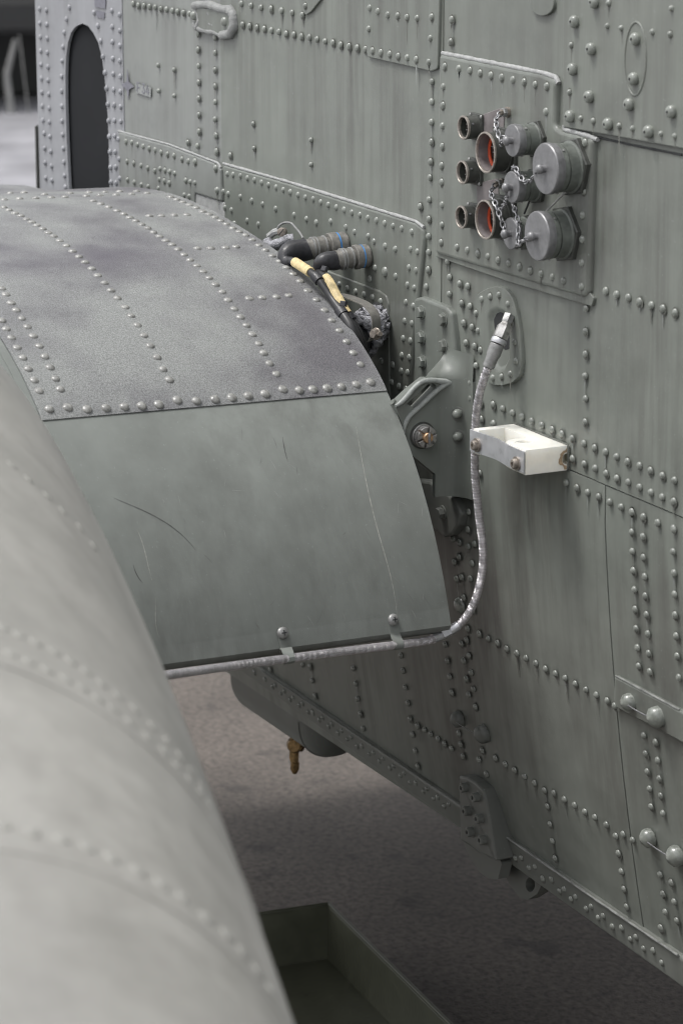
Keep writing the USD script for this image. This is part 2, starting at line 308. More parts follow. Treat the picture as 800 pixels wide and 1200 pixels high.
M['tray'] = plain('dark_tray_paint', (0.056, 0.058, 0.040), rough=0.42, var=0.35, scale=18, bump=0.0008)
M['vehicle'] = plain('black_vehicle_paint', (0.012, 0.013, 0.012), rough=0.5, var=0.4, scale=3)
M['tyre'] = plain('tyre_rubber', (0.02, 0.02, 0.02), rough=0.8)
M['prop'] = plain('pale_prop_paint', (0.17, 0.17, 0.165), rough=0.5, var=0.3, scale=20)
M['stencil'] = plain('grey_stencil', (0.155, 0.155, 0.180), rough=0.5, var=0.3, scale=200)
M['stencil_bg'] = plain('pale_stencil_patch', (0.245, 0.255, 0.25), rough=0.5, var=0.2, scale=200)
M['scratch_dark'] = plain('dark_scratch', (0.075, 0.075, 0.072), rough=0.6, var=0.4, scale=300)
M['scuff_dark'] = plain('faint_dark_scuff', (0.125, 0.128, 0.122), rough=0.6)
M['scuff_pale'] = plain('faint_pale_scuff', (0.245, 0.25, 0.238), rough=0.6)
M['rust'] = plain('brown_rust_stain', (0.33, 0.24, 0.15), rough=0.7, var=0.5, scale=300)
M['scratch_pale'] = plain('pale_scratch', (0.285, 0.287, 0.262), rough=0.6, var=0.4, scale=300)
# gritty non-slip coating with mauve stains
STAIN1, STAIN2 = (-0.685, -0.312, 1.226), (-0.681, -0.47, 1.232)
M['walk'] = mat('nonslip_coating', {
    'g': ('geometry', {}),
    'nl': ('noise_texture', {'scale': 6.5, 'detail': 4.0, 'roughness': 0.55}),
    'rl': ('rgb_ramp', {'ramp': [(0.34, (0.122, 0.118, 0.128)), (0.48, (0.185, 0.187, 0.190)), (0.62, (0.238, 0.245, 0.240))]}),
    'nf': ('noise_texture', {'scale': 520.0, 'detail': 4.0, 'roughness': 0.75}),
    'rf': ('rgb_ramp', {'ramp': [(0.38, (0.64, 0.64, 0.64)), (0.5, (1, 1, 1)), (0.62, (1.34, 1.34, 1.33))]}),
    'mx': ('mix', {'mix_type': 'multiply', 'fac': 1.0}), 's1': ('vector_math', {'math_type': 'subtract', 'vector2': STAIN1}), 'l1': ('vector_math', {'math_type': 'length'}), 'r1': ('map_range', {'range_type': 'smoothstep', 'from_min': 0.15, 'from_max': 0.02, 'to_min': 0.0, 'to_max': 0.75}), 's2': ('vector_math', {'math_type': 'subtract', 'vector2': STAIN2}), 'l2': ('vector_math', {'math_type': 'length'}), 'r2': ('map_range', {'range_type': 'smoothstep', 'from_min': 0.14, 'from_max': 0.02, 'to_min': 0.0, 'to_max': 0.6}), 'sm': ('math', {'math_type': 'maximum'}), 'sn': ('math', {'math_type': 'multiply'}), 'nr': ('map_range', {'from_min': 0.35, 'from_max': 0.55, 'to_min': 1.0, 'to_max': 0.45, 'clamp': True}), 'mst': ('mix', {'color2': (0.088, 0.080, 0.100)}),
    'b': ('bump', {'strength': 0.8, 'distance': 0.0016}),
    'p': ('principled_bsdf', {'roughness': 0.5, 'specular_ior_level': 0.45})},
    [('g.position', 'nl.vector'), ('nl.fac', 'rl.fac'), ('g.position', 'nf.vector'), ('nf.fac', 'rf.fac'), ('g.position', 's1.vector1'), ('s1.vector', 'l1.vector1'), ('l1.value', 'r1.value'), ('g.position', 's2.vector1'), ('s2.vector', 'l2.vector1'), ('l2.value', 'r2.value'), ('r1.result', 'sm.value1'), ('r2.result', 'sm.value2'), ('nl.fac', 'nr.value'), ('sm.value', 'sn.value1'), ('nr.result', 'sn.value2'), ('sn.value', 'mst.fac'), ('rl.color', 'mst.color1'), ('mst.color', 'mx.color1'), ('rf.color', 'mx.color2'), ('mx.color', 'p.base_color'), ('nf.fac', 'b.height'), ('b.normal', 'p.normal')])
M['walkrivet'] = plain('coated_rivet_paint', (0.215, 0.214, 0.202), rough=0.22, var=0.5, scale=170, bump=0.0004, spec=0.9)
M['asphalt'] = mat('brown_grey_asphalt', {
    'g': ('geometry', {}),
    'nl': ('noise_texture', {'scale': 1.7, 'detail': 6.0, 'roughness': 0.62}),
    'rl': ('rgb_ramp', {'ramp': [(0.3, (0.070, 0.060, 0.052)), (0.5, (0.102, 0.088, 0.077)), (0.72, (0.150, 0.129, 0.113))]}),
    'nf': ('noise_texture', {'scale': 85.0, 'detail': 5.0, 'roughness': 0.7}),
    'rf': ('rgb_ramp', {'ramp': [(0.35, (0.5, 0.5, 0.5)), (0.5, (1, 1, 1)), (0.68, (1.45, 1.42, 1.4))]}),
    'mx': ('mix', {'mix_type': 'multiply', 'fac': 1.0}),
    'nd': ('noise_texture', {'scale': 9.0, 'detail': 4.0, 'roughness': 0.6}),
    'rd': ('rgb_ramp', {'ramp': [(0.60, (0, 0, 0)), (0.68, (1, 1, 1))]}), 'fd': ('math', {'math_type': 'multiply', 'value2': 0.6}),
    'md': ('mix', {'color2': (0.035, 0.032, 0.030)}),
    'b': ('bump', {'strength': 0.8, 'distance': 0.006}),
    'p': ('principled_bsdf', {'roughness': 0.68, 'specular_ior_level': 0.4})},
    [('g.position', 'nl.vector'), ('nl.fac', 'rl.fac'), ('g.position', 'nf.vector'), ('nf.fac', 'rf.fac'), ('rl.color', 'mx.color1'), ('rf.color', 'mx.color2'),
     ('g.position', 'nd.vector'), ('nd.fac', 'rd.fac'), ('rd.color', 'fd.value1'), ('fd.value', 'md.fac'), ('mx.color', 'md.color1'), ('md.color', 'p.base_color'), ('nf.fac', 'b.height'), ('b.normal', 'p.normal')])
M['concrete'] = plain('pale_concrete', (0.27, 0.268, 0.285), rough=0.55, var=0.8, scale=0.9)
M['concrete_dark'] = plain('stained_concrete', (0.30, 0.29, 0.30), rough=0.4, var=0.4, scale=2.5)

# ------------------------------------------------------------------ the ground
def sheet(x0, x1, y0, y1, z): return trimesh.Trimesh([(x0, y0, z), (x1, y0, z), (x1, y1, z), (x0, y1, z)], [(0, 1, 2), (0, 2, 3)], process=False)
obj('ground', sheet(-120, 60, -90, 90, 0.0), M['asphalt'], 'worn brown grey asphalt ground under the helicopter', kind='structure')
obj('concrete_apron', sheet(-60, -6.5, -30, 40, 0.004), M['concrete'], 'pale bright concrete apron far behind the helicopter', kind='structure')

# ------------------------------------------------------------------ the fuselage
ZTOP, ZBOT, XR = 2.15, 0.437, 1.3
XL = W(44, 100)[0]
FUS = thing('helicopter_fuselage', 'grey green riveted side of a military helicopter fuselage with many sockets', 'helicopter fuselage', (0, 0.5, 0.44))
zs = np.r_[np.linspace(ZBOT, ZB, 8), ZTOP]
sec = [(float(dep(z)) + 0.0075, z) for z in zs] + [(0.95, ZTOP), (0.95, ZBOT)]  # hull depth shortened to let more light under the belly
def extrude_x(sec, x0, x1):
    n = len(sec); V = A([(x, y, z) for x in (x0, x1) for y, z in sec]); Fc = []
    for i in range(n):
        j = (i + 1) % n; Fc += [(i, j, n + j), (i, n + j, n + i)]
    tv, tf = trimesh.creation.triangulate_polygon(Polygon(sec), engine='earcut')
    m = [trimesh.Trimesh(V, Fc, process=False)]
    for x in (x0, x1): m.append(trimesh.Trimesh(np.c_[np.full(len(tv), x), tv], tf, process=False))
    m = cat(m); m.merge_vertices(); m.fix_normals(); return m
part(FUS, 'inner_hull', extrude_x(sec, XL + 0.004, XR - 0.004), M['dark'], smooth=False)
XS1, XS2, XS3, XS4 = W(145, 80)[0], W(259.5, 120)[0], W(519, 140)[0], W(702, 420)[0]
XS5, XS6 = W(553, 790)[0], W(717, 760)[0]
ZH = W(735, 579)[1]
GAP = 0.0007
def skin(x0, x1, z0, z1, t=0.002, hole=None):
    p = Polygon([(x0 + GAP, z0 + GAP), (x1 - GAP, z0 + GAP), (x1 - GAP, z1 - GAP), (x0 + GAP, z1 - GAP)])
    rings = [A(p.exterior.coords)[:-1]]
    if hole is not None: rings.append(A(hole))
    cs = CrossSection([r if Polygon(r).exterior.is_ccw else r[::-1] for r in rings[:1]])
    if hole is not None:
        h = A(hole); cs = cs - CrossSection([h if Polygon(h).exterior.is_ccw else h[::-1]])
    m = Manifold.extrude(cs, 0.004 + t).refine_to_length(0.05).to_mesh()
    v = A(m.vert_properties[:, :3], float); v = wall_pt(v[:, 0], v[:, 1], v[:, 2] - 0.004)
    return trimesh.Trimesh(v, A(m.tri_verts)[:, ::-1] if False else A(m.tri_verts), process=False)
def fixn(m):
    m = m.copy()
    if m.volume < 0: m.invert()
    return m
arch_px = [(82, 246), (81.6, 220), (80, 190), (78.4, 152), (77.4, 120), (77.2, 88), (78, 66), (80, 50), (83.6, 38), (89, 30.5), (97, 26.8), (104, 30), (110, 38), (116, 50), (120, 66), (123, 88), (125, 108), (127, 138), (128, 160), (129, 218), (129.5, 246)]
arch = ring_pts(rounded([W(*p) for p in arch_px], 0.006))
part(FUS, 'skin_panel', fixn(skin(XL, XS1, ZH, ZTOP, 0.001, arch)), M['skin_pale'], label='pale front skin panel with the arched window')
part(FUS, 'skin_panel', fixn(skin(XS1, XS2, ZH, ZTOP, 0.0)), M['skin_mid'])
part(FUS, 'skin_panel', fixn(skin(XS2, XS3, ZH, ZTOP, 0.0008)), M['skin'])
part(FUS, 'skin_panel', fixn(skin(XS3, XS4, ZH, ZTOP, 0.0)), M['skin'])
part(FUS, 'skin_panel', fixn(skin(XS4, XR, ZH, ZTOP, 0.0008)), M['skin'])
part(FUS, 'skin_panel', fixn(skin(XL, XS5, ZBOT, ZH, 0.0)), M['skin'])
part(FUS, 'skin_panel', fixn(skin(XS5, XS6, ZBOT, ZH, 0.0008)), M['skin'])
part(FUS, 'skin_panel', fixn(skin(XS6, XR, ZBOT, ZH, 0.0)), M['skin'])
# arched window: dark panel set back in the opening
c = arch; part(FUS, 'arched_window', fixn(bevel_plate(c, 0.0, 0.0005, 0.0002, lambda x, z, h: wall_pt(x, z, np.broadcast_to(h, np.shape(x)) - 0.0068))), M['arch'], label='dark arched window panel')
# forward flange at the very edge
e0, e1 = W(44.5, 146), W(42, 222)
part(FUS, 'edge_flange', box(XL - 0.008, XL - 0.002, -0.004, 0.008, e1[1] - 0.1, e0[1], 0.003), M['socket'])

H0 = 0.0022
D = {}
def plate(name, px, r, t, b, m, base=-0.001, label=None):
    return part(FUS, name, fixn(wall_plate(px, r, t + H0, b, base)), M[m], label=label, smooth=40)
plate('doubler_plate', [(142, 153.5), (200, 169.5), (258, 191.5), (262, 198), (263, 236), (232, 226), (231, 262), (143, 250)], 0.004, 0.0030, 0.0030, 'plate_mid')
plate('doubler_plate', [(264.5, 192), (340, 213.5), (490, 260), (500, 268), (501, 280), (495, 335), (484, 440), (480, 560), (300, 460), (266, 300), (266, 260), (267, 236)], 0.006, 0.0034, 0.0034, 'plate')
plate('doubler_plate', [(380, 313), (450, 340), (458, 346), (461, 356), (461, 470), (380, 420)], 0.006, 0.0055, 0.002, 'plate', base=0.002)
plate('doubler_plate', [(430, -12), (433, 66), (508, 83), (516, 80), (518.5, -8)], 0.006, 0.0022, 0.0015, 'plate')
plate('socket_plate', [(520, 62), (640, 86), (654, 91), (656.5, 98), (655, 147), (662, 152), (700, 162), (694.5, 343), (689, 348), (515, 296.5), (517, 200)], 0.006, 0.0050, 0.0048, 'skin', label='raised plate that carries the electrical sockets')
plate('socket_plate_flange', [(513, 300), (515, 290), (600, 310), (692, 340), (699, 349), (696, 358.5), (600, 330)], 0.002, 0.0018, 0.001, 'skin')
plate('access_panel', [(665, -12), (664, 148), (800, 172.5), (900, 195), (900, 0)], 0.004, 0.0036, 0.0015, 'skin')
plate('round_patch', [(638 + 14 * math.cos(a), 3 + 15 * math.sin(a)) for a in np.linspace(0, 2 * math.pi, 24)[:-1]], 0.003, 0.0018, 0.001, 'plate')
plate('pointed_patch', [(350, -8), (356, 11), (361, 17), (367, 13), (384, -8)], 0.004, 0.0018, 0.001, 'plate')
plate('bolt_plate', [(724, 791), (800, 831), (900, 884), (900, 922), (797, 866), (724, 827)], 0.002, 0.0040, 0.0030, 'plate')
# bottom angle strip
zt, zb = W(640, 1009)[1], ZBOT - 0.006
x0s, x1s = XL, XR
def strip(x, z, h): return wall_pt(x, z, np.broadcast_to(h, np.shape(x)))
zt_l, zt_r = W(340, 803)[1], W(800, 1118)[1]
xl_, xr_ = W(340, 803)[0], W(800, 1118)[0]
zat = lambda x: zt_l + (zt_r - zt_l) * (x - xl_) / (xr_ - xl_)
zbl, zbr = W(280, 782)[1], W(782, 1140)[1]; xbl, xbr = W(280, 782)[0], W(782, 1140)[0]
zab = lambda x: zbl + (zbr - zbl) * (x - xbl) / (xbr - xbl)
part(FUS, 'bottom_strip', fixn(bevel_plate([(XL, zab(XL)), (XR, zab(XR)), (XR, zat(XR)), (XL, zat(XL))], 0.001, 0.0068, 0.0042, strip, base=-0.004)), M['strip'], label='riveted angle strip along the bottom edge')
# sealant beads along the upper edges, sky highlight kept in their pale tone
def bead(px, r, h=0.003, m='bead', n=60):
    P = resample([W(*p) for p in px], n); pts = wall_pt(P[:, 0], P[:, 1], h)
    rr = r * (0.5 + 0.7 * meshkit.fbm(pts * 110, 3))
    return part(FUS, 'sealant_bead', tube(pts, rr, 7), M[m], smooth=60)
bead([(141, 153), (200, 168.5), (258, 190.5), (261, 196)], 0.0021)
bead([(264, 191), (340, 212.5), (490, 259), (499, 266)], 0.0027)
bead([(521, 61.5), (640, 85), (654, 90), (657, 97)], 0.0036)
bead([(664, 146), (664, 151), (690, 158), (703, 163)], 0.0036, m='bead')
bead([(700, 160), (740, 169), (800, 181)], 0.0016, h=0.001, m='dark', n=50)
bead([(666, 30), (665, 110), (664, 146)], 0.0018, h=0.0035, m='plate', n=40)
bead([(586, 970.5), (640, 1008), (700, 1050), (800, 1117.5)], 0.0019, h=0.0072, m='strip_edge', n=80)
bead([(312, 785), (400, 844), (512, 919)], 0.0012, h=0.0085, m='strip', n=60)
bead([(725, 791), (800, 831)], 0.0016, h=0.0045, m='strip_edge')
# notch with pale metal showing through
part(FUS, 'notch_liner', fixn(wall_plate([(231, 226), (262, 236), (266, 238), (266, 300), (231, 290)], 0.001, 0.0008 + H0, 0.0004)), M['bead'], label='pale sheet showing through the notch')

# rivets: rows given by their ends as measured, placed on the skin itself
RV = []       # (px, py, radius, height, lift)
def R(x0, y0, x1, y1, n, r=0.0046, h=0.0032, lift=H0):
    a, b = A(W(x0, y0)), A(W(x1, y1))
    for k in range(n):
        q = a + (b - a) * (k / max(1, n - 1)) + rng.normal(0, 0.0004, 2); RV.append((q[0], q[1], r * rng.uniform(0.95, 1.06), h * rng.uniform(0.92, 1.08), lift))
def Q(pts, r=0.0046, h=0.0032, lift=H0):
    for p in pts:
        q = W(*p); RV.append((q[0], q[1], r * rng.uniform(0.96, 1.05), h * rng.uniform(0.92, 1.08), lift))
P_, S_ = H0 + 0.003, H0 + 0.005
R(47.6, 10, 51.4, 140, 9); R(53, 156, 55, 208, 4); R(55.6, 11.6, 59.2, 142.6, 9); R(60, 160, 62.4, 211, 4)
Q([(82.6, 8), (79.4, 22), (76.4, 37.6), (75.2, 54.4), (74.2, 71), (73.6, 89), (73.6, 106.4), (73.8, 124), (74.2, 141.4), (74.8, 157.4), (75.4, 173.6), (76.2, 189.6), (77, 205.4), (78, 219)])
Q([(111.6, 14), (116, 29.6), (119.4, 47.6), (122.2, 65.6), (124.4, 84.6), (126.4, 103), (128, 121.6), (128.8, 141), (129.6, 159.4), (130.4, 177.6), (131, 195.6), (131.6, 213)])
R(132.2, 12, 137.4, 213.6, 12); R(141.4, 17, 143, 142, 8); R(142.4, 163, 144, 208.4, 3, lift=P_)
R(157.4, 3.5, 223.6, 15.4, 11); R(277.6, 26.6, 430, 57, 18); R(440, 59, 491.4, 68.4, 6, lift=H0 + 0.0022); R(284, 4, 356, 16, 7)
Q([(506, 72), (436.6, 8.4), (446.2, 12.4), (458, 16.6), (469.6, 17.5), (480.6, 19.4), (492.4, 20.6), (509.6, 19), (508, 44), (435.6, 33)], lift=H0 + 0.0022); Q([(361, 6)], lift=H0 + 0.0018)
R(233.6, 38, 234.8, 153, 7); Q([(232.8, 170.6), (221.6, 166.6), (271.4, 181.4)]); R(253.6, 42, 253.6, 139, 6); Q([(254.4, 158.6), (255.2, 177)], r=0.0052)
Q([(186.6, 76), (187.4, 106), (205.6, 81), (205.6, 111.6), (298.4, 144.6), (299.4, 173), (366, 163.4), (366, 192.4)], r=0.0038)
R(151.4, 164.6, 192.6, 177.4, 7, lift=P_); Q([(200.2, 180), (207.8, 181.6), (217.2, 185.6), (224.4, 188.4)], lift=P_)
Q([(152.6, 188.4), (160.6, 190.6), (169, 193.4), (177, 196), (185.4, 199.2), (191.4, 197), (197.2, 198.8), (202.8, 200.6), (208.4, 202.6), (190.6, 209.6), (196.4, 211.4), (202.4, 213.6), (189.6, 220), (153.4, 210), (161.2, 213), (169.4, 216), (177.6, 218), (221.6, 210.6), (226.8, 212.4), (232.4, 213.6), (219.8, 228), (225.6, 229.6)], r=0.0043, lift=P_)
Q([(232.6, 188.6), (256.8, 196.4), (258.4, 222.4)], r=0.0056, h=0.0042, lift=P_)
Q([(265.5, 224), (271.4, 226.6), (267.6, 242.6), (275.4, 245.4), (285.8, 230), (299.2, 234.4), (312, 238.6), (327.2, 244), (293.6, 258), (306.8, 262.4), (271, 259), (278.6, 261.4), (270.4, 203), (277.2, 204)], lift=P_)
R(286, 205.4, 475, 267, 22, lift=P_); Q([(487, 271)], lift=P_)
Q([(348.8, 251), (363.4, 256), (374.8, 260), (391.8, 258.6), (409.6, 265.4), (419.6, 271), (436, 276), (442.4, 282.4), (455.6, 287.4), (467.4, 291.4), (338.4, 271), (443.9, 313), (467.9, 322.8), (468, 291), (485.4, 291), (493.4, 294),
   (483.6, 312.6), (491.7, 315.8), (481.9, 332.9), (489.7, 336.4), (480, 353.4), (488.7, 357.8), (478.5, 375.3), (486.8, 378.2), (476.8, 395.7), (485.2, 398.5), (475.2, 415.5), (483.8, 417.8), (464.5, 426.5), (474.5, 433.9), (482, 435.3), (437.8, 326), (472, 452), (480, 455), (463, 447)], lift=P_)
Q([(455.5, 317.5)], r=0.0066, h=0.004, lift=P_)
Q([(394.4, 328.4), (403.8, 332.4), (413.3, 336.8), (423, 340.8), (432.9, 343.8), (442.8, 347.3), (452.1, 352), (452.6, 375.6), (453.5, 399), (453, 422)], r=0.0043, lift=H0 + 0.0055)
Q([(507.6, 95), (507.2, 118.6), (507, 142.6), (507.2, 165.4), (506.2, 188.6), (505.4, 207.6), (504.4, 233.4), (504.2, 256), (504, 276.4), (503.8, 295), (494, 241), (531, 22), (529.8, 48), (503.4, 315.2), (501, 335.4)])
Q([(527.2, 77), (525.4, 100.6), (525, 122.6), (524.4, 146.6), (524.2, 170.6), (523.6, 193), (523.4, 212.6), (523.8, 239), (524, 262.4), (522.8, 283)], lift=S_)
R(541.8, 289, 666.3, 327.7, 11, lift=S_); R(544, 79.6, 647, 100.5, 9, lift=S_); Q([(646, 130), (691.6, 166.4), (690.4, 195), (690.2, 223), (688.8, 251.3), (688.3, 279.7), (687.8, 307.2), (687.6, 334.9)], r=0.0049, lift=S_)
Q([(674.6, 51.6), (717, 29.6), (733.4, 32), (769.8, 36.6), (790.8, 39), (792.2, 9), (672.6, 107), (686, 137.6), (700.4, 140.6), (731, 146.6), (746.6, 149.6), (779.8, 156), (796, 158.6), (718.6, 2.4)], r=0.0036, h=0.0036, lift=H0 + 0.0036)
R(711, 340.6, 792.8, 366, 7, r=0.005); R(688, 361, 687.4, 493.4, 6)
R(579.5, 473.8, 672, 513.6, 9); R(685.8, 519.4, 791.8, 562.4, 9); R(686.6, 543.4, 791.4, 588, 9); Q([(672.4, 537), (579.5, 496), (565.6, 490.6), (564.5, 472), (563.8, 554)])
R(665, 566, 755.8, 605.4, 8); Q([(772.2, 612.6), (790.6, 619)])
R(742.8, 600, 750, 780.3, 9); R(755.6, 606, 763.4, 787.5, 9); R(791, 621, 796.9, 793.8, 8)
R(563, 742.6, 652.6, 789, 9); R(664, 794.6, 712.8, 820.6, 5); Q([(724.6, 826)], lift=H0 + 0.003)
Q([(523, 755), (525.6, 774), (528.4, 792.6), (530.8, 811.4), (542.4, 754), (545, 774), (548, 795), (550.6, 814), (548.4, 749.6), (551, 768), (553.4, 788), (556.2, 807), (558.6, 828), (549.6, 736.6),
   (532.4, 631), (540, 635), (550, 640), (557.6, 637), (534, 658), (539.6, 652), (554.6, 660), (536.6, 678), (542.6, 676), (552.6, 678), (550, 620), (551, 599), (545, 700), (556, 715)])
Q([(541, 709)], r=0.0115, h=0.008)
R(415, 782.6, 426.8, 854, 5); R(471, 767.6, 490.8, 897.4, 8); R(491, 850, 530.4, 877, 6); R(364.4, 780.4, 370.4, 815, 3); Q([(356, 779), (318, 784)], r=0.004)
Q([(539, 859), (541.4, 872), (544, 886), (566.6, 879), (562.6, 890), (571.4, 907)]); R(582.2, 888, 639.4, 925.4, 6); R(650.6, 928.8, 711.6, 965.6, 6)
Q([(731.6, 977.4), (742.8, 984.4), (723.2, 979.6), (726.4, 999.6), (729.6, 1021), (732.6, 1041.4), (735.8, 1062.4), (643, 944.6), (646, 965.4), (648.8, 985.4), (652, 1005.4)])
R(756, 862, 765, 944.6, 5); R(769.8, 870, 778.8, 953, 5); R(775.4, 1025, 781.2, 1068.6, 3); R(788.6, 1034, 794.8, 1078.6, 3); Q([(776, 1087.4)], r=0.0056)
ST = H0 + 0.0045
Q([(641, 1027.6), (651.2, 1028.4), (723, 1084), (733.6, 1085.4)], r=0.0048, lift=ST)
Q([(660.8, 1042.4), (666.2, 1040), (674.4, 1051.6), (679.6, 1049), (692.2, 1063), (698, 1060.6), (706, 1073.6), (712.2, 1071.4), (744, 1098.6), (750.4, 1096), (759.6, 1109.6), (770.6, 1111.6), (780.8, 1126), (594, 993), (600, 991.5), (609, 1003.8), (616, 1003), (625, 1015), (632, 1013.5)], r=0.0042, lift=ST)
Q([(303, 786.4), (315.4, 794.4), (371.4, 833), (429, 872.6), (492, 916)], r=0.0046, lift=ST)
Q([(324, 803), (327.6, 801), (334, 811), (338, 808), (344.6, 818), (348.6, 815.6), (355.4, 824.6), (359.4, 822.4), (366, 832.6), (378.8, 841.6), (383, 839), (390, 849.4), (394, 846.4), (400.8, 857), (405.4, 854.6), (412.2, 864.6), (416.6, 862), (423.4, 872.6), (437.8, 882), (442.6, 880), (449.4, 890), (454, 887.4), (461.8, 898), (466.4, 896), (474, 907.4), (478.6, 904.4), (485.6, 915.4), (501, 925), (505.6, 922.6), (513, 934), (518, 932), (525.4, 943), (531, 940.6)], r=0.0036, lift=ST)
Q([(528.3, 324.3), (540.3, 331.8), (549.5, 335), (528, 344.3), (542.5, 354.6), (552.2, 358.5), (544.9, 377.8), (554.8, 382.6), (547.6, 401), (557.6, 405), (550, 424), (559.4, 428), (552.6, 448), (553, 466), (526, 306)])
patch_r = [(568.6, 349.6), (578.8, 346.6), (589, 344.6), (599.4, 355.4), (604.2, 378), (607.2, 400.4), (609, 422.6), (602.2, 437.4), (592.2, 440.6), (581.8, 442), (562.2, 366), (564.2, 387), (567.2, 409.4)]
Q(patch_r, r=0.0043, lift=H0 + 0.003)

def rivet_mesh(v):
    x, z, r, h, lift = v; P = wall_pt(x, z, lift); return dome(P, wall_n(z), r, h, 12, 4)
size = lambda v: v[2] / np.linalg.norm(wall_pt(v[0], v[1]) - CAM)
RV.sort(key=size, reverse=True)
for v in RV[:300]: part(FUS, 'rivet', rivet_mesh(v), M['rivet_pale'] if v[0] < XS1 else M['rivet'], smooth=50)
part(FUS, 'far_rivet', cat([rivet_mesh(v) for v in RV[300:] if v[0] >= XS1]), M['rivet'], smooth=50, kind='stuff', label='small rivet heads along the seams and bottom strip')
part(FUS, 'front_rivet', cat([rivet_mesh(v) for v in RV[300:] if v[0] < XS1]), M['rivet_pale'], smooth=50, kind='stuff', label='small pale rivet heads round the arched window')

# dirt that has gathered round the rivets and run down from them
def grime_ring(v):
    x, z, r, h, lift = v; th = np.linspace(0, 2 * np.pi, 15)[:-1]; o_ = r * (1.12 + 0.34 * rng.random(14)) * (1 + 0.15 * (np.sin(th) < 0)); V = np.vstack([wall_pt(x + o_ * np.cos(th), z + o_ * np.sin(th), lift + 0.00012), wall_pt(x + 0.9 * r * np.cos(th), z + 0.9 * r * np.sin(th), lift + 0.00012)])
    k = np.arange(14); k2 = (k + 1) % 14; return trimesh.Trimesh(V, np.vstack([np.stack([k, 14 + k, 14 + k2], 1), np.stack([k, 14 + k2, k2], 1)]), process=False)
part(FUS, 'rivet_grime', cat([grime_ring(v) for v in RV if rng.random() < 0.5 and v[0] > XS1]), M['grime'], smooth=True, kind='stuff', label='thin dark dirt rings round the rivets')
def dirt_run(v, L, w):
    x, z, r, h, lift = v; n = 9; f = np.linspace(0, 1, n); ww = w * (1 - f) ** 0.7 * (0.7 + 0.6 * rng.random(n)); zz = z - r * 0.5 - L * f; xx = x + np.cumsum(rng.normal(0, 0.0002, n)); V = np.vstack([wall_pt(xx - ww, zz, lift + 0.0001), wall_pt(xx + ww, zz, lift + 0.0001)])
    k = np.arange(n - 1); return trimesh.Trimesh(V, np.vstack([np.stack([k, n + k + 1, n + k], 1), np.stack([k, k + 1, n + k + 1], 1)]), process=False)
for m_, pr_, lab in (('run_dark', 0.22, 'thin dark dirt runs below the rivets'), ('run_pale', 0.14, 'thin pale runs below the rivets')):
    part(FUS, m_.replace('run_dark', 'dark_dirt_run').replace('run_pale', 'pale_dirt_run'), cat([dirt_run(v, rng.uniform(0.006, 0.034), rng.uniform(0.0008, 0.0022)) for v in RV if v[0] > XS1 and v[1] > ZBOT + 0.075 and rng.random() < pr_]), M[m_], smooth=True, kind='stuff', label=lab)

# domed screws of the upper right access panel
for px in [(675.6, 24), (695.4, 56), (673.6, 79.6), (693, 112), (670.4, 135), (739.8, 121), (789.4, 129.6), (715.2, 144), (762.8, 153), (747.2, 44.4), (745.2, 91), (699, 1)]:
    x, z = W(px[0] + 4.0, px[1] + 0.5); P = wall_pt(x, z, H0 + 0.0036)
    s = part(FUS, 'domed_screw', lathe([(0.0066, -0.001), (0.0074, 0.0012), (0.0074, 0.0030), (0.0068, 0.0050), (0.0054, 0.0066), (0.0034, 0.0075), (0.0018, 0.0077), (0.0016, 0.0068), (0, 0.0068)], P, (0, -1, 0), 16), M['rivet'], smooth=60)
    part(s, 'screw_socket', lathe([(0.0012, 0), (0.0012, 0.0082), (0, 0.0082)], P, (0, -1, 0), 8), M['dark'])
# oval raised blister round two screws
ov = [(749.6 + 12.5 * math.cos(a) + 2.5 * math.sin(a) * -0.3, 68 + 43 * math.sin(a)) for a in np.linspace(0, 2 * math.pi, 40)[:-1]]
cx, cz = W(749.6, 68); oxz = A([W(*p) for p in ov])
oc = np.vstack([oxz, oxz[:1]]); part(FUS, 'oval_ridge', tube(wall_pt(oc[:, 0], oc[:, 1], H0 + 0.0032), 0.0016, 8), M['skin'], smooth=60)

# stencils
def decal(mesh2, m, name, h=0.0006, label=None):
    v = mesh2.vertices; return part(FUS, name, trimesh.Trimesh(wall_pt(v[:, 0], v[:, 1], H0 + h - 0.0008 + v[:, 2]), mesh2.faces, process=False), M[m], smooth=False, label=label)
def flat(pts, t=0.0004): return trimesh.creation.extrude_polygon(Polygon(pts), t, engine='earcut')
decal(flat([W(*p) for p in [(160, 97), (178.5, 102), (178, 113.5), (161, 108)]]), 'stencil_bg', 'stencil_patch', 0.0004)
star = [(150.6, 80), (152.3, 95), (159, 101), (152.6, 104.5), (151.8, 117), (150, 105), (143.5, 98.5), (149.6, 95)]
decal(flat([W(*p) for p in star]), 'stencil', 'star_emblem', 0.0006, label='faded four pointed star emblem')
tx = meshkit.text_mesh('F 34', 0.0155, 0.0003); x0, z0 = W(161.5, 107.5); tv = tx.vertices.copy(); tv[:, 0] = tv[:, 0] * 1.15 + x0; tv[:, 1] += z0 + 0.001; tx.vertices = tv
decal(tx, 'stencil', 'stencil_lettering', 0.0010, label='faint stencilled characters')
for q in ([(112, -6), (125.4, -3), (125, 9.5), (112.4, 7.5)], [(114, 11), (124, 13.5), (123.5, 21.5), (114.4, 19.5)]):
    decal(flat([W(*p) for p in q]), 'stencil', 'stencil_block')

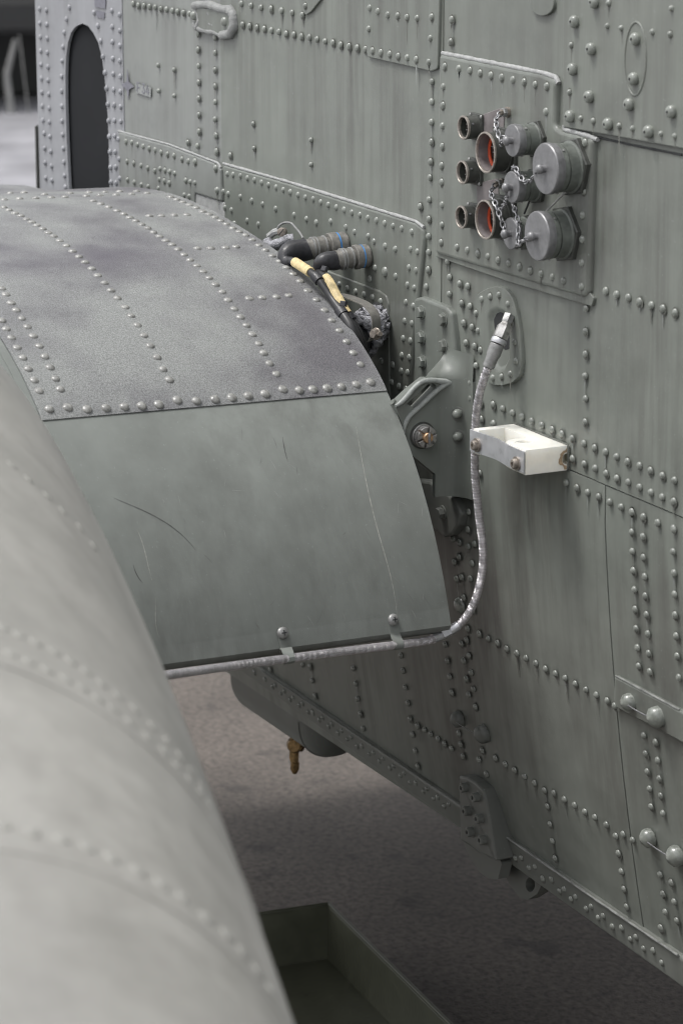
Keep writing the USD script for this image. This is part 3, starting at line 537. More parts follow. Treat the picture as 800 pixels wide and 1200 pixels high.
# lumpy sealant casting with two screws at the top left
def lump(px, r, h=0.008, n=70, closed=False, m='sealant', name='sealant_lump'):
    P = resample([W(*p) for p in px], n); pts = wall_pt(P[:, 0], P[:, 1], 0.003)
    rr = r * (0.55 + 0.95 * meshkit.fbm(pts * 70, 3)); return part(FUS, name, tube(pts, rr, 9), M[m], smooth=70)
plate('lock_plate', [(231, 7), (273, 13), (277, 38), (262, 40), (233, 35)], 0.004, 0.004, 0.002, 'plate')
lump([(230, 6), (246, 4.5), (262, 10), (272, 11)], 0.0060)
lump([(271, 10), (276, 17), (277, 30), (272, 39), (262, 41)], 0.0068)
lump([(236, 33), (245, 36), (254, 37), (262, 41)], 0.0042)
lump([(231, 8), (235, 16), (236.5, 25), (233, 32), (230, 27)], 0.0042)
lump([(247, 14), (250.5, 19), (249.5, 24), (253, 29), (248.5, 27)], 0.0035, n=30)
for px in ((232, 17.5), (268, 24.5)):
    x, z = W(*px); part(FUS, 'domed_screw', dome(wall_pt(x, z, 0.006), wall_n(z), 0.0072, 0.006), M['rivet'], smooth=60)

# ------------------------------------------------------------------ electrical sockets (parts of the fuselage)
N = A([0, -1.0, 0]); SP = H0 + 0.005
def front(px, L): P = on_y(px[0], px[1], -L); return A([P[0], -SP + 0.0005, P[2]])
def mm(rpx, P): return rpx * np.linalg.norm(P - CAM) / FPX * 1.0
def hexflange(P, r, t, spin=0.3, seg=6): return lathe([(r, -0.001), (r, t * 0.8), (r * 0.95, t), (0, t)], P, N, seg, spin)
def capped(px, ry, L, label, six=True):
    P = front(px, L + SP); r = mm(ry, P)
    b = part(FUS, 'capped_socket', lathe([(r * 1.02, -0.001), (r * 1.02, L * 0.18), (r * 0.95, L * 0.22), (r * 0.95, L * 0.52), (r * 0.9, L * 0.53), (r * 0.9, L * 0.57), (r * 0.96, L * 0.58), (r * 0.96, L * 0.8)], P, N, 36), M['capside'], label=label)
    part(b, 'flange', hexflange(P, r * 1.22, L * 0.16, 0.2), M['socket'], smooth=20)
    part(b, 'cap', lathe([(r * 0.97, L * 0.72), (r * 0.985, L * 0.80), (r, L * 0.83), (r, L * 0.965), (r * 0.965, L), (r * 0.9, L + 0.0003), (0, L + 0.0003)], P, N, 40), M['cap'], smooth=30)
    K = P + N * (L + 0.0003)
    part(b, 'knob', lathe([(0.0042, 0), (0.0042, 0.0045), (0.0058, 0.006), (0.0056, 0.009), (0.003, 0.0112), (0, 0.0115)], K, N, 14), M['cap'], smooth=50)
    for a in (0.9, 2.9, 4.9):
        q = P + N * L * 0.66 + r * 0.96 * A([math.cos(a), 0, math.sin(a)])
        part(b, 'locking_pin', lathe([(0.0016, -0.002), (0.0016, 0.0012), (0, 0.0016)], q, A([math.cos(a), 0, math.sin(a)]), 8), M['dull'])
    return b, K + N * 0.006
bA, kA = capped((599.2, 164.3), 19, 0.034, 'small capped socket at the top of the cluster')
bB, kB = capped((637.8, 197.5), 30, 0.040, 'large capped socket in the middle right of the cluster')
bC, kC = capped((598.4, 219), 18.5, 0.036, 'small capped socket in the middle of the cluster')
bD, kD = capped((628, 276.4), 29, 0.040, 'large capped socket at the bottom right of the cluster')
bE, kE = capped((597, 273.5), 18.5, 0.022, 'small flat capped socket low in the cluster')
def openone(px, ry, L, big, label):
    P = front(px, L + SP); r = mm(ry, P); wl = 0.0022
    b = part(FUS, 'open_socket', lathe([(r * 1.04, -0.001), (r * 1.04, L * 0.25), (r * 0.97, L * 0.27), (r * 0.97, L - 0.002), (r - wl, L - 0.001), (r - wl, 0.003), (0, 0.003)], P, N, 36), M['socket'], label=label, smooth=35)
    part(b, 'rim', lathe([(r * 0.972, L - 0.0032), (r, L - 0.0024), (r, L - 0.0004), (r - 0.0008, L), (r - wl + 0.0003, L), (r - wl - 0.0004, L - 0.001), (r - wl - 0.0004, L - 0.004)], P, N, 36), M['rimwear'], smooth=40)
    if big:
        part(b, 'lining', lathe([(r - wl - 0.0006, L - 0.003), (r - wl - 0.0007, L * 0.45)], P, N, 32), M['brown'])
        part(b, 'red_seal', tube([P + N * L * 0.42 + (r - wl - 0.0022) * A([math.cos(t), 0, math.sin(t)]) for t in np.linspace(0, 2 * np.pi, 37)], 0.0021, 8), M['red'], smooth=60)
        part(b, 'insert', lathe([(r - wl - 0.0015, 0.002), (r - wl - 0.0015, L * 0.34), (r * 0.6, L * 0.36), (0, L * 0.36)], P, N, 32), M['insert'])
        for k in range(11):
            a = k * 2.4; rr = r * 0.17 * math.sqrt(k); q = P + N * L * 0.36 + rr * A([math.cos(a), 0, math.sin(a)])
            part(b, 'pin', lathe([(0.0009, -0.001), (0.0009, 0.0035), (0, 0.004)], q, N, 6), M['steel'])
    else:
        part(b, 'insert', lathe([(r - wl - 0.0006, 0.002), (r - wl - 0.0006, L * 0.5), (0, L * 0.5)], P, N, 28), M['insert'])
        for k in range(5):
            a = k * 1.257; q = P + N * L * 0.5 + r * 0.4 * A([math.cos(a), 0, math.sin(a)])
            part(b, 'pin', lathe([(0.0008, -0.001), (0.0008, 0.0035), (0, 0.004)], q, N, 6), M['steel'])
    s = r * 1.12
    part(b, 'flange', bevel_plate([(P[0] - s, P[2] - s), (P[0] + s, P[2] - s), (P[0] + s, P[2] + s), (P[0] - s, P[2] + s)], 0.003, 0.0042 + SP, 0.001, lambda x, z, h: np.stack(np.broadcast_arrays(x, -np.asarray(h) , z), -1), base=SP - 0.002), M['socket'])
    for ax in (-1, 1):
        for az in (-1, 1):
            q = P + A([ax * s * 0.82, -0.0038, az * s * 0.82]); part(b, 'flange_screw', dome(q, N, 0.0028, 0.002, 10, 3), M['dull'], smooth=60)
    for a in (0.4, 2.5, 4.4):
        d = A([math.cos(a), 0, math.sin(a)]); part(b, 'bayonet_pin', lathe([(0.0013, -0.002), (0.0013, 0.0015), (0, 0.002)], P + N * L * 0.7 + r * 0.97 * d, d, 8), M['chain'])
    return b
openone((541.5, 149.3), 14, 0.022, False, 'small open socket at the top left of the cluster')
openone((540, 201.8), 13.8, 0.022, False, 'small open socket at the middle left of the cluster')
openone((538.7, 254.3), 13.5, 0.022, False, 'small open socket at the bottom left of the cluster')
oB1 = openone((567.5, 178.5), 24, 0.030, True, 'upper wide open socket with a red seal ring')
oB2 = openone((566.6, 257.3), 23.2, 0.030, True, 'lower wide open socket with a red seal ring')
plate('stud_plate', [(570, 134), (592, 126), (598, 130), (596, 160), (570, 160)], 0.003, 0.0062, 0.001, 'brown', base=0.004)
plate('stud_plate', [(565, 214), (590, 208), (592, 250), (566, 250)], 0.003, 0.0062, 0.001, 'brown', base=0.004)
studs = []
for px in ((583.5, 131.7), (577.5, 215.7)):
    P = front(px, 0.014 + SP); studs.append(P + N * 0.010)
    s = part(FUS, 'chain_stud', lathe([(0.0065, 0), (0.0065, 0.004), (0.0035, 0.0045), (0.0035, 0.012), (0, 0.0125)], P, N, 14), M['bolt'])
    part(s, 'nut', hexhead(P + N * 0.004, N, 0.0058, 0.005), M['dull'], smooth=20)
def chain(parent, pts, pitch=0.0062, wire=0.0009):
    P = spline(pts, 200); L = np.linalg.norm(np.diff(P, axis=0), axis=1).sum(); n = max(3, int(L / pitch)); Cc = resample(P, n + 1)
    ms = []
    for i in range(n):
        a, b = Cc[i], Cc[i + 1]; m = (a + b) / 2; t = (b - a) / np.linalg.norm(b - a); u = np.cross(t, [0.3, -0.8, 0.5]); u /= np.linalg.norm(u); w = np.cross(t, u)
        s = u if i % 2 else w; s = s + rng.normal(0, 0.25, 3); s -= t * (s @ t); s /= np.linalg.norm(s)
        th = np.linspace(0, 2 * np.pi, 15)
        ms.append(tube([m + t * pitch * 0.66 * math.cos(x) + s * pitch * 0.36 * math.sin(x) for x in th], wire, 6, caps=False))
    part(parent, 'chain', cat(ms), M['chain'], smooth=60)
def hang(*px): return [on_y(x, y, -d) for x, y, d in px]
yk = 0.048
chain(bA, [studs[0]] + hang((581, 141, .03), (583, 153, .035), (587, 168, .04), (589, 161, .045)) + [kA], 0.0075, 0.0011)
chain(bE, [studs[1]] + hang((575, 225, .03), (580, 237, .035), (584, 248, .036), (589, 262, .036)) + [kE], 0.0075, 0.0011)
chain(bC, [kC] + hang((593, 231, .045), (590, 240, .035), (586, 246, .03)), 0.0065, 0.001)
chain(bB, [kB] + hang((627, 205, .045), (617, 213, .042), (611, 209, .04), (606, 200, .04), (600, 197, .036)), 0.0075, 0.0011)
chain(bD, [kD] + hang((618, 279, .05), (610, 284, .047), (606, 287, .044), (607, 275, .04), (606, 255, .036), (601, 240, .03)), 0.0075, 0.0011)
# stay wires between the big caps
part(bB, 'stay_wire', tube(hang((668, 219, .012), (655, 232, .016), (640, 247, .018)), 0.0012, 8), M['dull'])
part(bB, 'wire_clip', tube(hang((672, 216, .012), (661, 226, .014)), 0.0026, 8), M['dull'])
part(bC, 'stay_wire', tube(hang((640, 187, .012), (614, 250, .012)), 0.0012, 8), M['dark'])

# ------------------------------------------------------------------ hose patch with its pocket
out_px = [(560, 352), (564, 343), (574, 337.5), (586, 334.5), (596, 337.5), (604, 347), (609, 363), (613.5, 390), (615.5, 420), (613, 440), (604, 448.5), (592, 451.5), (582, 451), (574, 445.5), (567, 420), (561, 380)]
pocket_px = [(576, 372), (579, 366), (586, 363), (594, 366), (598, 373), (599.5, 395), (599, 418), (594, 429), (587, 432), (582, 425), (578, 400)]
outl = A([W(*p) for p in out_px]); pock = ring_pts(rounded([W(*p) for p in pocket_px], 0.004)); pc = pock.mean(0)
o = ring_pts(rounded(outl, 0.008)); n = 72
def by_angle(c):
    a = np.arctan2(c[:, 1] - pc[1], c[:, 0] - pc[0]); th = np.linspace(-np.pi, np.pi, n, endpoint=False); i = np.argsort(a)
    aa, rr = a[i], np.linalg.norm(c - pc, axis=1)[i]; return pc + np.interp(th, aa, rr, period=2 * np.pi)[:, None] * np.stack([np.cos(th), np.sin(th)], 1)
o, k = by_angle(resample(np.vstack([o, o[:1]]), 400)), by_angle(resample(np.vstack([pock, pock[:1]]), 400))
rings = [(o, 0.0), (o, H0 + 0.0018), (o * 0.985 + pc * 0.015, H0 + 0.003), (k * 1.18 - pc * 0.18, H0 + 0.003), (k * 1.06 - pc * 0.06, H0 + 0.0016), (k, H0 - 0.0006), (k * 0.9 + pc * 0.1, -0.0003)]
V = np.vstack([wall_pt(c[:, 0], c[:, 1], h) for c, h in rings] + [wall_pt(pc[0], pc[1], -0.0003)[None]]); Fc = []
kk = np.arange(n); k2 = (kk + 1) % n
for i in range(len(rings) - 1): Fc += [np.stack([i * n + kk, (i + 1) * n + kk, (i + 1) * n + k2], 1), np.stack([i * n + kk, (i + 1) * n + k2, i * n + k2], 1)]
Fc.append(np.stack([(len(rings) - 1) * n + kk, np.full(n, len(V) - 1), (len(rings) - 1) * n + k2], 1))
mp = trimesh.Trimesh(V, np.vstack(Fc), process=False)
if (mp.face_normals[:, 1] * mp.area_faces).sum() > 0: mp.invert()
HP = part(FUS, 'hose_patch', mp, M['plate'], smooth=40, label='oval riveted patch round the hose outlet')
part(HP, 'outlet_hole', fixn(wall_plate([(578.5, 374), (582, 367), (588, 364.5), (595, 367.5), (598, 375), (598.8, 395), (598, 408), (592, 410), (586, 404), (580, 390)], 0.004, 0.0003, 0.0001)), M['dark'])

# ------------------------------------------------------------------ braided hose
hose_px = [(571.5, 431, .040), (566.5, 445, .044), (562, 460, .046), (558.5, 480, .046), (556.8, 500, .045), (556.2, 520, .044), (556.3, 545, .042), (557.2, 565, .04), (559, 585, .038), (562, 612, .036), (565, 635, .035), (565.8, 655, .036), (564, 674, .04), (560, 692, .047), (554, 709, .055), (545, 724, .066), (533, 735.5, .08), (520, 743, .095)]
hp = [on_y(x, y, -d) for x, y, d in hose_px]
# then under the lower edge of the wing, level with its clips
hose_w = [(505, 749.5, .115), (480, 754, .15), (463, 756, .175), (430, 760, .22), (390, 765, .28), (336, 772, .36), (280, 779.5, .45), (230, 786.5, .54), (185, 793, .63), (150, 798, .70)]
hp += [on_y(x, y, -d) for x, y, d in hose_w]
HPth = spline(hp, 420)
HR = 0.0044
HOSE = thing('braided_hose', 'silver braided steel hose from the oval patch down and along under the wing edge', 'hose', HPth[-1])
part(HOSE, 'hose_core', tube(HPth, HR * 0.93, 12), M['core'], smooth=60)
T, U, Vv = frames_along(HPth); s = np.r_[0, np.cumsum(np.linalg.norm(np.diff(HPth, axis=0), axis=1))]
sq = np.linspace(0, s[-1], int(s[-1] / 0.0016)); Pq, Uq, Vq = [np.stack([np.interp(sq, s, X[:, i]) for i in range(3)], 1) for X in (HPth, U, Vv)]
for hand, mm_n in ((-1, 'braid'), (1, 'braid_dark')):
    ms = []
    for k in range(14):
        a = hand * sq * 2 * np.pi / 0.028 + k * 2 * np.pi / 14
        rad = HR + 0.00016 * np.sin(a * 7 * hand + np.pi * k + (np.pi if hand > 0 else 0))
        ms.append(tube(Pq + rad[:, None] * (np.cos(a)[:, None] * Uq + np.sin(a)[:, None] * Vq), 0.00064, 5, caps=False))
    part(HOSE, 'wire_braid', cat(ms), M[mm_n], smooth=60)
# end fitting: crimp sleeve, collar, hexagon nut, elbow stub
fit = [on_y(x, y, -d) for x, y, d in [(571.8, 430.5, .040), (576.5, 417, .035), (583, 402.5, .0285), (585.5, 396.5, .0255), (593, 378, .015), (596.5, 369.5, .009)]]
def seg(a, b, prof, seg_=20, spin=0.0):
    d = b - a; L = np.linalg.norm(d); return lathe([(r, h * L) for r, h in prof], a, d, seg_, spin)
part(HOSE, 'crimp_sleeve', seg(fit[0], fit[2], [(0, 0), (0.0066, 0), (0.0074, 0.08), (0.0076, 0.45), (0.0086, 0.52), (0.0088, 0.95), (0.0078, 1.0), (0, 1)]), M['dull'], smooth=40)
part(HOSE, 'collar', seg(fit[2], fit[3], [(0, 0), (0.0094, 0), (0.0098, 0.3), (0.0098, 0.7), (0.0088, 1.0), (0, 1)]), M['strap'], smooth=40)
part(HOSE, 'hexagon_nut', seg(fit[3], fit[4], [(0, 0.0), (0.0094, 0.0), (0.0098, 0.12), (0.0098, 0.72), (0.0072, 0.9), (0.006, 1), (0, 1)], 6, 0.4), M['steel'], smooth=25)
part(HOSE, 'outlet_nut', seg(fit[4], fit[5], [(0, -0.1), (0.0058, -0.1), (0.0072, 0.2), (0.0072, 1.0), (0, 1)], 6, 0.1), M['dull'], smooth=25)
i0 = int(np.argmin(np.linalg.norm(HPth - on_y(520.5, 743, -0.094), axis=1)))
part(HOSE, 'tag_band', tube(HPth[i0 - 7:i0 + 8], HR * 1.32, 18), M['strap'], smooth=30)
nrm = CAM - HPth[i0]; nrm /= np.linalg.norm(nrm); tt = T[i0]; ww = np.cross(nrm, tt); ww /= np.linalg.norm(ww); nn = np.cross(tt, ww)
part(HOSE, 'tag', solid([(-0.006, -0.0045), (0.006, -0.0045), (0.006, 0.0045), (-0.006, 0.0045)], HPth[i0] + nn * HR * 1.2, tt, ww, 0.0022, 0.0006), M['strap'], smooth=20)

# ------------------------------------------------------------------ stub wing
GW = 0.09
wd = A([-0.08194, 0.99598, -0.03614])
prof_px = [(60, 225.5), (120, 222.6), (180, 223.2), (200, 227), (220, 235), (240, 245), (262, 257.5), (282, 268.5), (300, 278.5), (316, 287.5), (332, 299.5), (348, 314.5), (366, 336), (387, 358), (402, 374.5), (416, 392), (430, 412.5), (443, 437), (451, 457), (467, 491), (482, 532), (497, 575), (510, 632), (519.5, 680), (526.5, 718), (528.2, 733)]
pp = A([on_y(x, y, -GW)[[0, 2]] for x, y in prof_px]); from scipy.interpolate import splprep, splev; WP = np.stack(splev(np.linspace(0, 1, 150), splprep(pp.T, s=len(pp) * 0.0016 ** 2, k=4)[0]), 1)
zb_ = WP[-1][1]; xb_ = WP[-1][0]
tail = A([(xb_ - 0.003, zb_ - 0.006), (xb_ - 0.010, zb_ - 0.011), (xb_ - 0.022, zb_ - 0.013)])
x0_, z0_ = WP[0]; d0 = WP[1] - WP[0]; d0 /= np.linalg.norm(d0)
lead = A([(x0_ - 0.55, z0_ - 0.18), (x0_ - 0.50, z0_ - 0.11), (x0_ - 0.40, z0_ - 0.06), (x0_ - 0.25, z0_ - 0.022), (x0_ - 0.12, z0_ - 0.006)])
OUT = np.vstack([lead, WP, tail]); i_lo, i_hi = len(lead), len(lead) + len(WP)
bottom = A([(x0_ - 0.50, zb_ - 0.01), (x0_ - 0.55, z0_ - 0.25)])
full = np.vstack([OUT, bottom])
def wpt(p, t): p = np.asarray(p, float); return np.stack([p[..., 0], np.full(p.shape[:-1], -GW), p[..., 1]], -1) - wd * np.asarray(t)[..., None]
TT = 0.70
WING = thing('stub_wing', 'thick grey stub wing with a gritty riveted top and smooth side panel', 'stub wing', (-0.6, -0.4, 0.8))
def loft(poly, ts, closed=True, caps=True):
    n = len(poly); V = np.vstack([wpt(poly, np.full(n, t)) for t in ts]); Fc = []
    kk = np.arange(n if closed else n - 1); k2 = (kk + 1) % n
    for i in range(len(ts) - 1): Fc += [np.stack([i * n + kk, i * n + k2, (i + 1) * n + k2], 1), np.stack([i * n + kk, (i + 1) * n + k2, (i + 1) * n + kk], 1)]
    if caps:
        tv, tf = trimesh.creation.triangulate_polygon(Polygon(poly), engine='earcut')
        for t in (ts[0], ts[-1]): Fc.append(tf + len(V)); V = np.vstack([V, wpt(tv, np.full(len(tv), t))])
    m = trimesh.Trimesh(V, np.vstack(Fc), process=False)
    if closed and caps:
        mm_ = m.copy(); mm_.merge_vertices(); mm_.fix_normals(); m = mm_
    return m
part(WING, 'smooth_panel', loft(full, np.linspace(0.0, TT, 8)), M['wing'], smooth=32, label='smooth grey green side panel of the wing')
nrm2 = np.gradient(OUT, axis=0); nrm2 = np.stack([-nrm2[:, 1], nrm2[:, 0]], 1); nrm2 /= np.linalg.norm(nrm2, axis=1)[:, None]
if nrm2[i_lo + 40][1] < 0: nrm2 = -nrm2
def wing_hit(px, py, lift=0.0):
    d = ray(px, py); k0 = (-GW - CAM[1]) / wd[1]; a = CAM + wd * k0; b = d - wd * (d[1] / wd[1])
    a2, b2 = a[[0, 2]], b[[0, 2]]; best = None; poly = OUT + nrm2 * lift
    for i in range(len(poly) - 1):
        p, q = poly[i], poly[i + 1]; e = q - p; det = b2[0] * -e[1] + b2[1] * e[0]
        if abs(det) < 1e-15: continue
        r = p - a2; k = (r[0] * -e[1] + r[1] * e[0]) / det; u = (b2[0] * r[1] - b2[1] * r[0]) / det
        if -1e-6 <= u <= 1 + 1e-6 and k > 0 and (best is None or k < best[0]): best = (k, i, u)
    if best is None: return None
    k, i, u = best; P = CAM + d * k; n = nrm2[i] * (1 - u) + nrm2[i + 1] * u; n3 = A([n[0], 0, n[1]]); n3 -= wd * (n3 @ wd); n3 /= np.linalg.norm(n3)
    t = -((P[1] + GW) / wd[1]); return P, n3, i + u, t
idx_lap = wing_hit(450, 458.5)[2] if wing_hit(450, 458.5) else i_lo + 110
idx_seam = wing_hit(100, 231.6)[2]
t_end = wing_hit(49, 494)[3]
def subprof(a, b, lift):
    ii = np.r_[a, np.arange(int(a) + 1, int(b) + 1), b]; Pm = np.stack([np.interp(ii, np.arange(len(OUT)), OUT[:, k]) for k in (0, 1)], 1); Nm = np.stack([np.interp(ii, np.arange(len(OUT)), nrm2[:, k]) for k in (0, 1)], 1)
    return Pm + Nm * lift
def shell(a, b, t0, t1, hi, m, label=None, name='gritty_panel'):
    o_, i_ = subprof(a, b, hi), subprof(a, b, -0.0008)
    o_[0] = o_[0] * 0.6 + (subprof(a, b, 0)[0]) * 0.4; o_[-1] = o_[-1] * 0.6 + subprof(a, b, 0)[-1] * 0.4
    part(WING, name, loft(np.vstack([o_, i_[::-1]]), np.linspace(t0, t1, 6)), M[m], smooth=35, label=label)
LW = 0.0026
shell(idx_seam + 0.06, idx_lap, 0.0004, t_end, LW, 'walk', 'gritty non slip top panel of the wing with mauve stains')
shell(2.0, idx_seam - 0.06, 0.0004, t_end + 0.05, LW, 'walk', 'narrow gritty panel along the crest of the wing')
# flange beyond the outer end of the gritty panel
shell(i_lo + 20, idx_lap, t_end + 0.001, t_end + 0.012, 0.0012, 'wing', None, 'edge_strip')
def wr(pts, r=0.0057, h=0.0031, lift=LW, m='walkrivet'):
    for p in pts:
        q = wing_hit(p[0], p[1], lift)
        if q is None: continue
        part(WING, 'rivet', dome(q[0], q[1], r * rng.uniform(0.95, 1.06), h * rng.uniform(0.9, 1.1), 12, 4), M[m], smooth=60)
def wrow(a, b, n, **k):
    qa, qb = wing_hit(*a, LW), wing_hit(*b, LW); wr([(a[0] + (b[0] - a[0]) * i / (n - 1), a[1] + (b[1] - a[1]) * i / (n - 1)) for i in range(n)], **k)
wr([(5, 234), (23, 233), (42, 232.4), (60, 231.6), (76, 231), (101, 229.6), (117, 229), (136, 228.4), (154, 227.8), (172, 226.6), (12, 226.5), (28, 226), (52, 228), (82, 226.6), (104, 225.6), (123, 225.2), (140, 224.6), (160, 224.4)])
wr([(4.4, 243), (10.5, 246.4), (17.6, 250), (24.4, 253), (31, 257), (37, 260.5), (43, 264), (50, 268.4), (56.4, 272.6), (63, 277), (70, 282), (77.6, 288), (85, 294.5), (92.5, 301), (99.6, 307.4), (107.4, 315), (114.6, 322.8), (122.4, 331.6), (130, 340.4), (137.4, 349.4), (146.6, 359.8), (153.6, 370), (161, 381), (168.6, 393), (176, 405), (184, 418.6), (191, 432.4), (198.4, 445)])
wr([(109, 235.6), (118, 239), (127, 243), (137, 247), (145, 251.2), (152, 255), (159, 259), (166, 263), (173, 267.6), (180, 272.4), (186.6, 277), (194, 282), (201.4, 286.8), (208.4, 292.2), (215.6, 298.4), (222.6, 304.8), (230.4, 311.2), (237.8, 318.2), (245, 325.6), (252.4, 333.6), (260, 342), (267, 351.6), (274.2, 362), (281.6, 371.6), (288.6, 381.4), (295.6, 391.8), (303, 402.6), (308.6, 413.6), (315.6, 425.8), (323.6, 438)])
wr([(2, 338), (7, 345), (13, 355), (19, 363.5), (25.4, 373.2), (32, 383), (38.8, 393.6), (45.8, 405.4), (52.4, 418), (58.6, 430.4), (65, 443.8), (70.6, 456), (2, 375.6), (7.4, 385.4), (13.4, 395.6), (20, 407.2), (26.6, 419.2), (33, 432), (40, 445.4), (45.8, 458)])
wr([(200, 231), (207, 234), (214, 237), (222, 240), (229.6, 243.6), (237.6, 247.8), (245, 251.2), (251.6, 254.8), (258.4, 258.6), (265.4, 262.8), (272.6, 267.4), (280, 271.4), (287.6, 275.8), (295, 281.2), (303, 287.4), (311, 293.4), (319, 300), (327, 306.6), (335.4, 313.6), (343.4, 321), (351.6, 329.4), (360.6, 340.6), (370.6, 351.4), (380, 363.6), (388.6, 375.4), (397.4, 387.4), (405.8, 400.4), (413.8, 413.4), (422.2, 427)])
wr([(57.4, 479.6), (79.4, 477.4), (102, 479.4), (124, 478), (145.4, 476.4), (166, 475.4), (186, 473.6), (207.4, 468.8), (230, 469.6), (251.6, 467.6), (271.6, 465.6), (290.6, 463.6), (310.7, 461.3), (331.2, 456.2), (350.3, 457.3), (366.5, 456), (383.2, 454.6), (399.8, 452.8), (417.1, 450.5), (434, 447.8)], r=0.0064, h=0.0036)
wr([(175, 253), (189, 253), (204, 252.4), (219, 251.6), (231, 291), (247, 291), (264, 290.4), (276.6, 289.4), (292, 349.6), (306.9, 348.8), (323.8, 348), (338, 346.3)])
# scratches in the smooth panel
def scratch(px, w, m, n=40, label=None):
    P = spline(px, n) if len(px) > 2 else resample(px, n); H = [wing_hit(*p) for p in P]; H = [h for h in H if h]
    c_ = A([h[0] + h[1] * 0.00025 for h in H]); nn_ = A([h[1] for h in H]); T_ = np.gradient(c_, axis=0); T_ /= np.linalg.norm(T_, axis=1)[:, None]; S_2 = np.cross(T_, nn_)
    ww_ = w * np.clip(np.sin(np.linspace(0.15, np.pi - 0.15, len(c_))), 0.2, 1) * (0.5 + meshkit.fbm(c_ * 200, 3)); a_, b_ = c_ + S_2 * ww_[:, None], c_ - S_2 * ww_[:, None]
    V = np.vstack([a_, b_]); k_ = np.arange(len(c_) - 1); L_ = len(c_)
    part(WING, 'scratch', trimesh.Trimesh(V, np.vstack([np.stack([k_, L_ + k_, L_ + k_ + 1], 1), np.stack([k_, L_ + k_ + 1, k_ + 1], 1)]), process=False), M[m], smooth=True)
scratch([(134, 584), (158, 594), (190, 610), (212, 626), (229, 645)], 0.0006, 'scratch_dark')
scratch([(160, 620), (167, 637), (174, 665), (178, 680)], 0.0006, 'scratch_pale')
scratch([(182, 700), (182, 720), (184, 740), (187, 748)], 0.0004, 'scratch_pale')
scratch([(417, 500), (430, 570), (442, 620), (456, 670), (465, 728)], 0.0008, 'scratch_pale')
scratch([(331, 512), (333, 525), (337, 541)], 0.0006, 'scratch_dark')
scratch([(156, 662), (161, 675), (167, 683)], 0.0006, 'scratch_dark')
for cx_, cy_, n_s, sx_, sy_ in ((430, 600, 10, 50, 80), (330, 540, 8, 60, 40), (230, 610, 8, 50, 60), (480, 690, 6, 25, 30), (380, 720, 6, 60, 15)):
    for _ in range(n_s):
        x_, y_ = cx_ + rng.normal(0, sx_ * 0.6), cy_ + rng.normal(0, sy_ * 0.6); a_ = rng.normal(1.2, 0.5); L_ = rng.uniform(4, 18)
        if wing_hit(x_, y_) and wing_hit(x_ + L_ * math.cos(a_), y_ + L_ * math.sin(a_)) and y_ < 735 and 150 < x_ < 505: scratch([(x_, y_), (x_ + L_ * 0.5 * math.cos(a_) + 0.6, y_ + L_ * 0.5 * math.sin(a_)), (x_ + L_ * math.cos(a_), y_ + L_ * math.sin(a_))], rng.uniform(0.0002, 0.0004), 'scuff_pale' if rng.random() < 0.55 else 'scuff_dark', 9)
# hose clips screwed to the lower edge
def hclip(top, mid, bot, w=0.0068):
    a = wing_hit(*top, 0.0012); b = wing_hit(*mid, 0.0012)
    dr = ray(*bot); dr /= np.linalg.norm(dr); q_ = HPth - CAM; j_ = int(np.argmin(np.linalg.norm(q_ - (q_ @ dr)[:, None] * dr, axis=1))); hc = HPth[j_]
    fx, dz = A([1.0, 0, 0]), A([0, 0, 1.0]); rr_ = HR + 0.0012
    pts = [a[0] + (a[0] - b[0]) * 0.4, a[0], a[0] * 0.55 + b[0] * 0.45 + a[1] * 0.0005, b[0] + a[1] * 0.001] + [hc + rr_ * (fx * math.cos(t_) + dz * math.sin(t_)) for t_ in (0.95, 0.35, -0.25, -0.85, -1.5, -2.1)]
    P = resample(spline(pts, 80), 30); T_ = np.gradient(P, axis=0); T_ /= np.linalg.norm(T_, axis=1)[:, None]; S_2 = wd - T_ * (T_ @ wd)[:, None]; S_2 /= np.linalg.norm(S_2, axis=1)[:, None]; N_ = np.cross(S_2, T_); N_ *= np.sign((N_ @ a[1]))[:, None] if False else 1
    ww_ = np.full(len(P), w); ww_[:3] = w * A([0.45, 0.8, 0.95])
    V = np.vstack([P + S_2 * ww_[:, None] + N_ * 0.0008, P - S_2 * ww_[:, None] + N_ * 0.0008, P - S_2 * ww_[:, None] - N_ * 0.0008, P + S_2 * ww_[:, None] - N_ * 0.0008]); L_ = len(P); k_ = np.arange(L_ - 1); Fc = []
    for q in range(4):
        u_, v_ = q * L_, ((q + 1) % 4) * L_; Fc += [np.stack([u_ + k_, v_ + k_, v_ + k_ + 1], 1), np.stack([u_ + k_, v_ + k_ + 1, u_ + k_ + 1], 1)]
    m = trimesh.Trimesh(V, np.vstack(Fc), process=False); m.fix_normals()
    c_ = part(WING, 'hose_clip', m, M['wing'], smooth=40)
    S0 = wing_hit(*top, 0.002); s_ = part(c_, 'clip_screw', lathe([(0.0074, -0.0005), (0.0076, 0.001), (0.0062, 0.0032), (0.0035, 0.0044), (0, 0.0046)], S0[0], S0[1], 18), M['dull'], smooth=60)
    u_, v_, n_ = frame(S0[1]); x_ = []
    for d1, d2 in ((u_, v_), (v_, u_)): x_.append(solid([(-0.0034, -0.0007), (0.0034, -0.0007), (0.0034, 0.0007), (-0.0034, 0.0007)], S0[0] + n_ * 0.0040, d1, np.cross(n_, d1), 0.0008, 0.0001))
    part(c_, 'cross_slot', cat(x_), M['dark'], smooth=False)
hclip((331, 742), (334, 760), (337, 771)); hclip((460.5, 726.5), (462.5, 744), (465, 755))

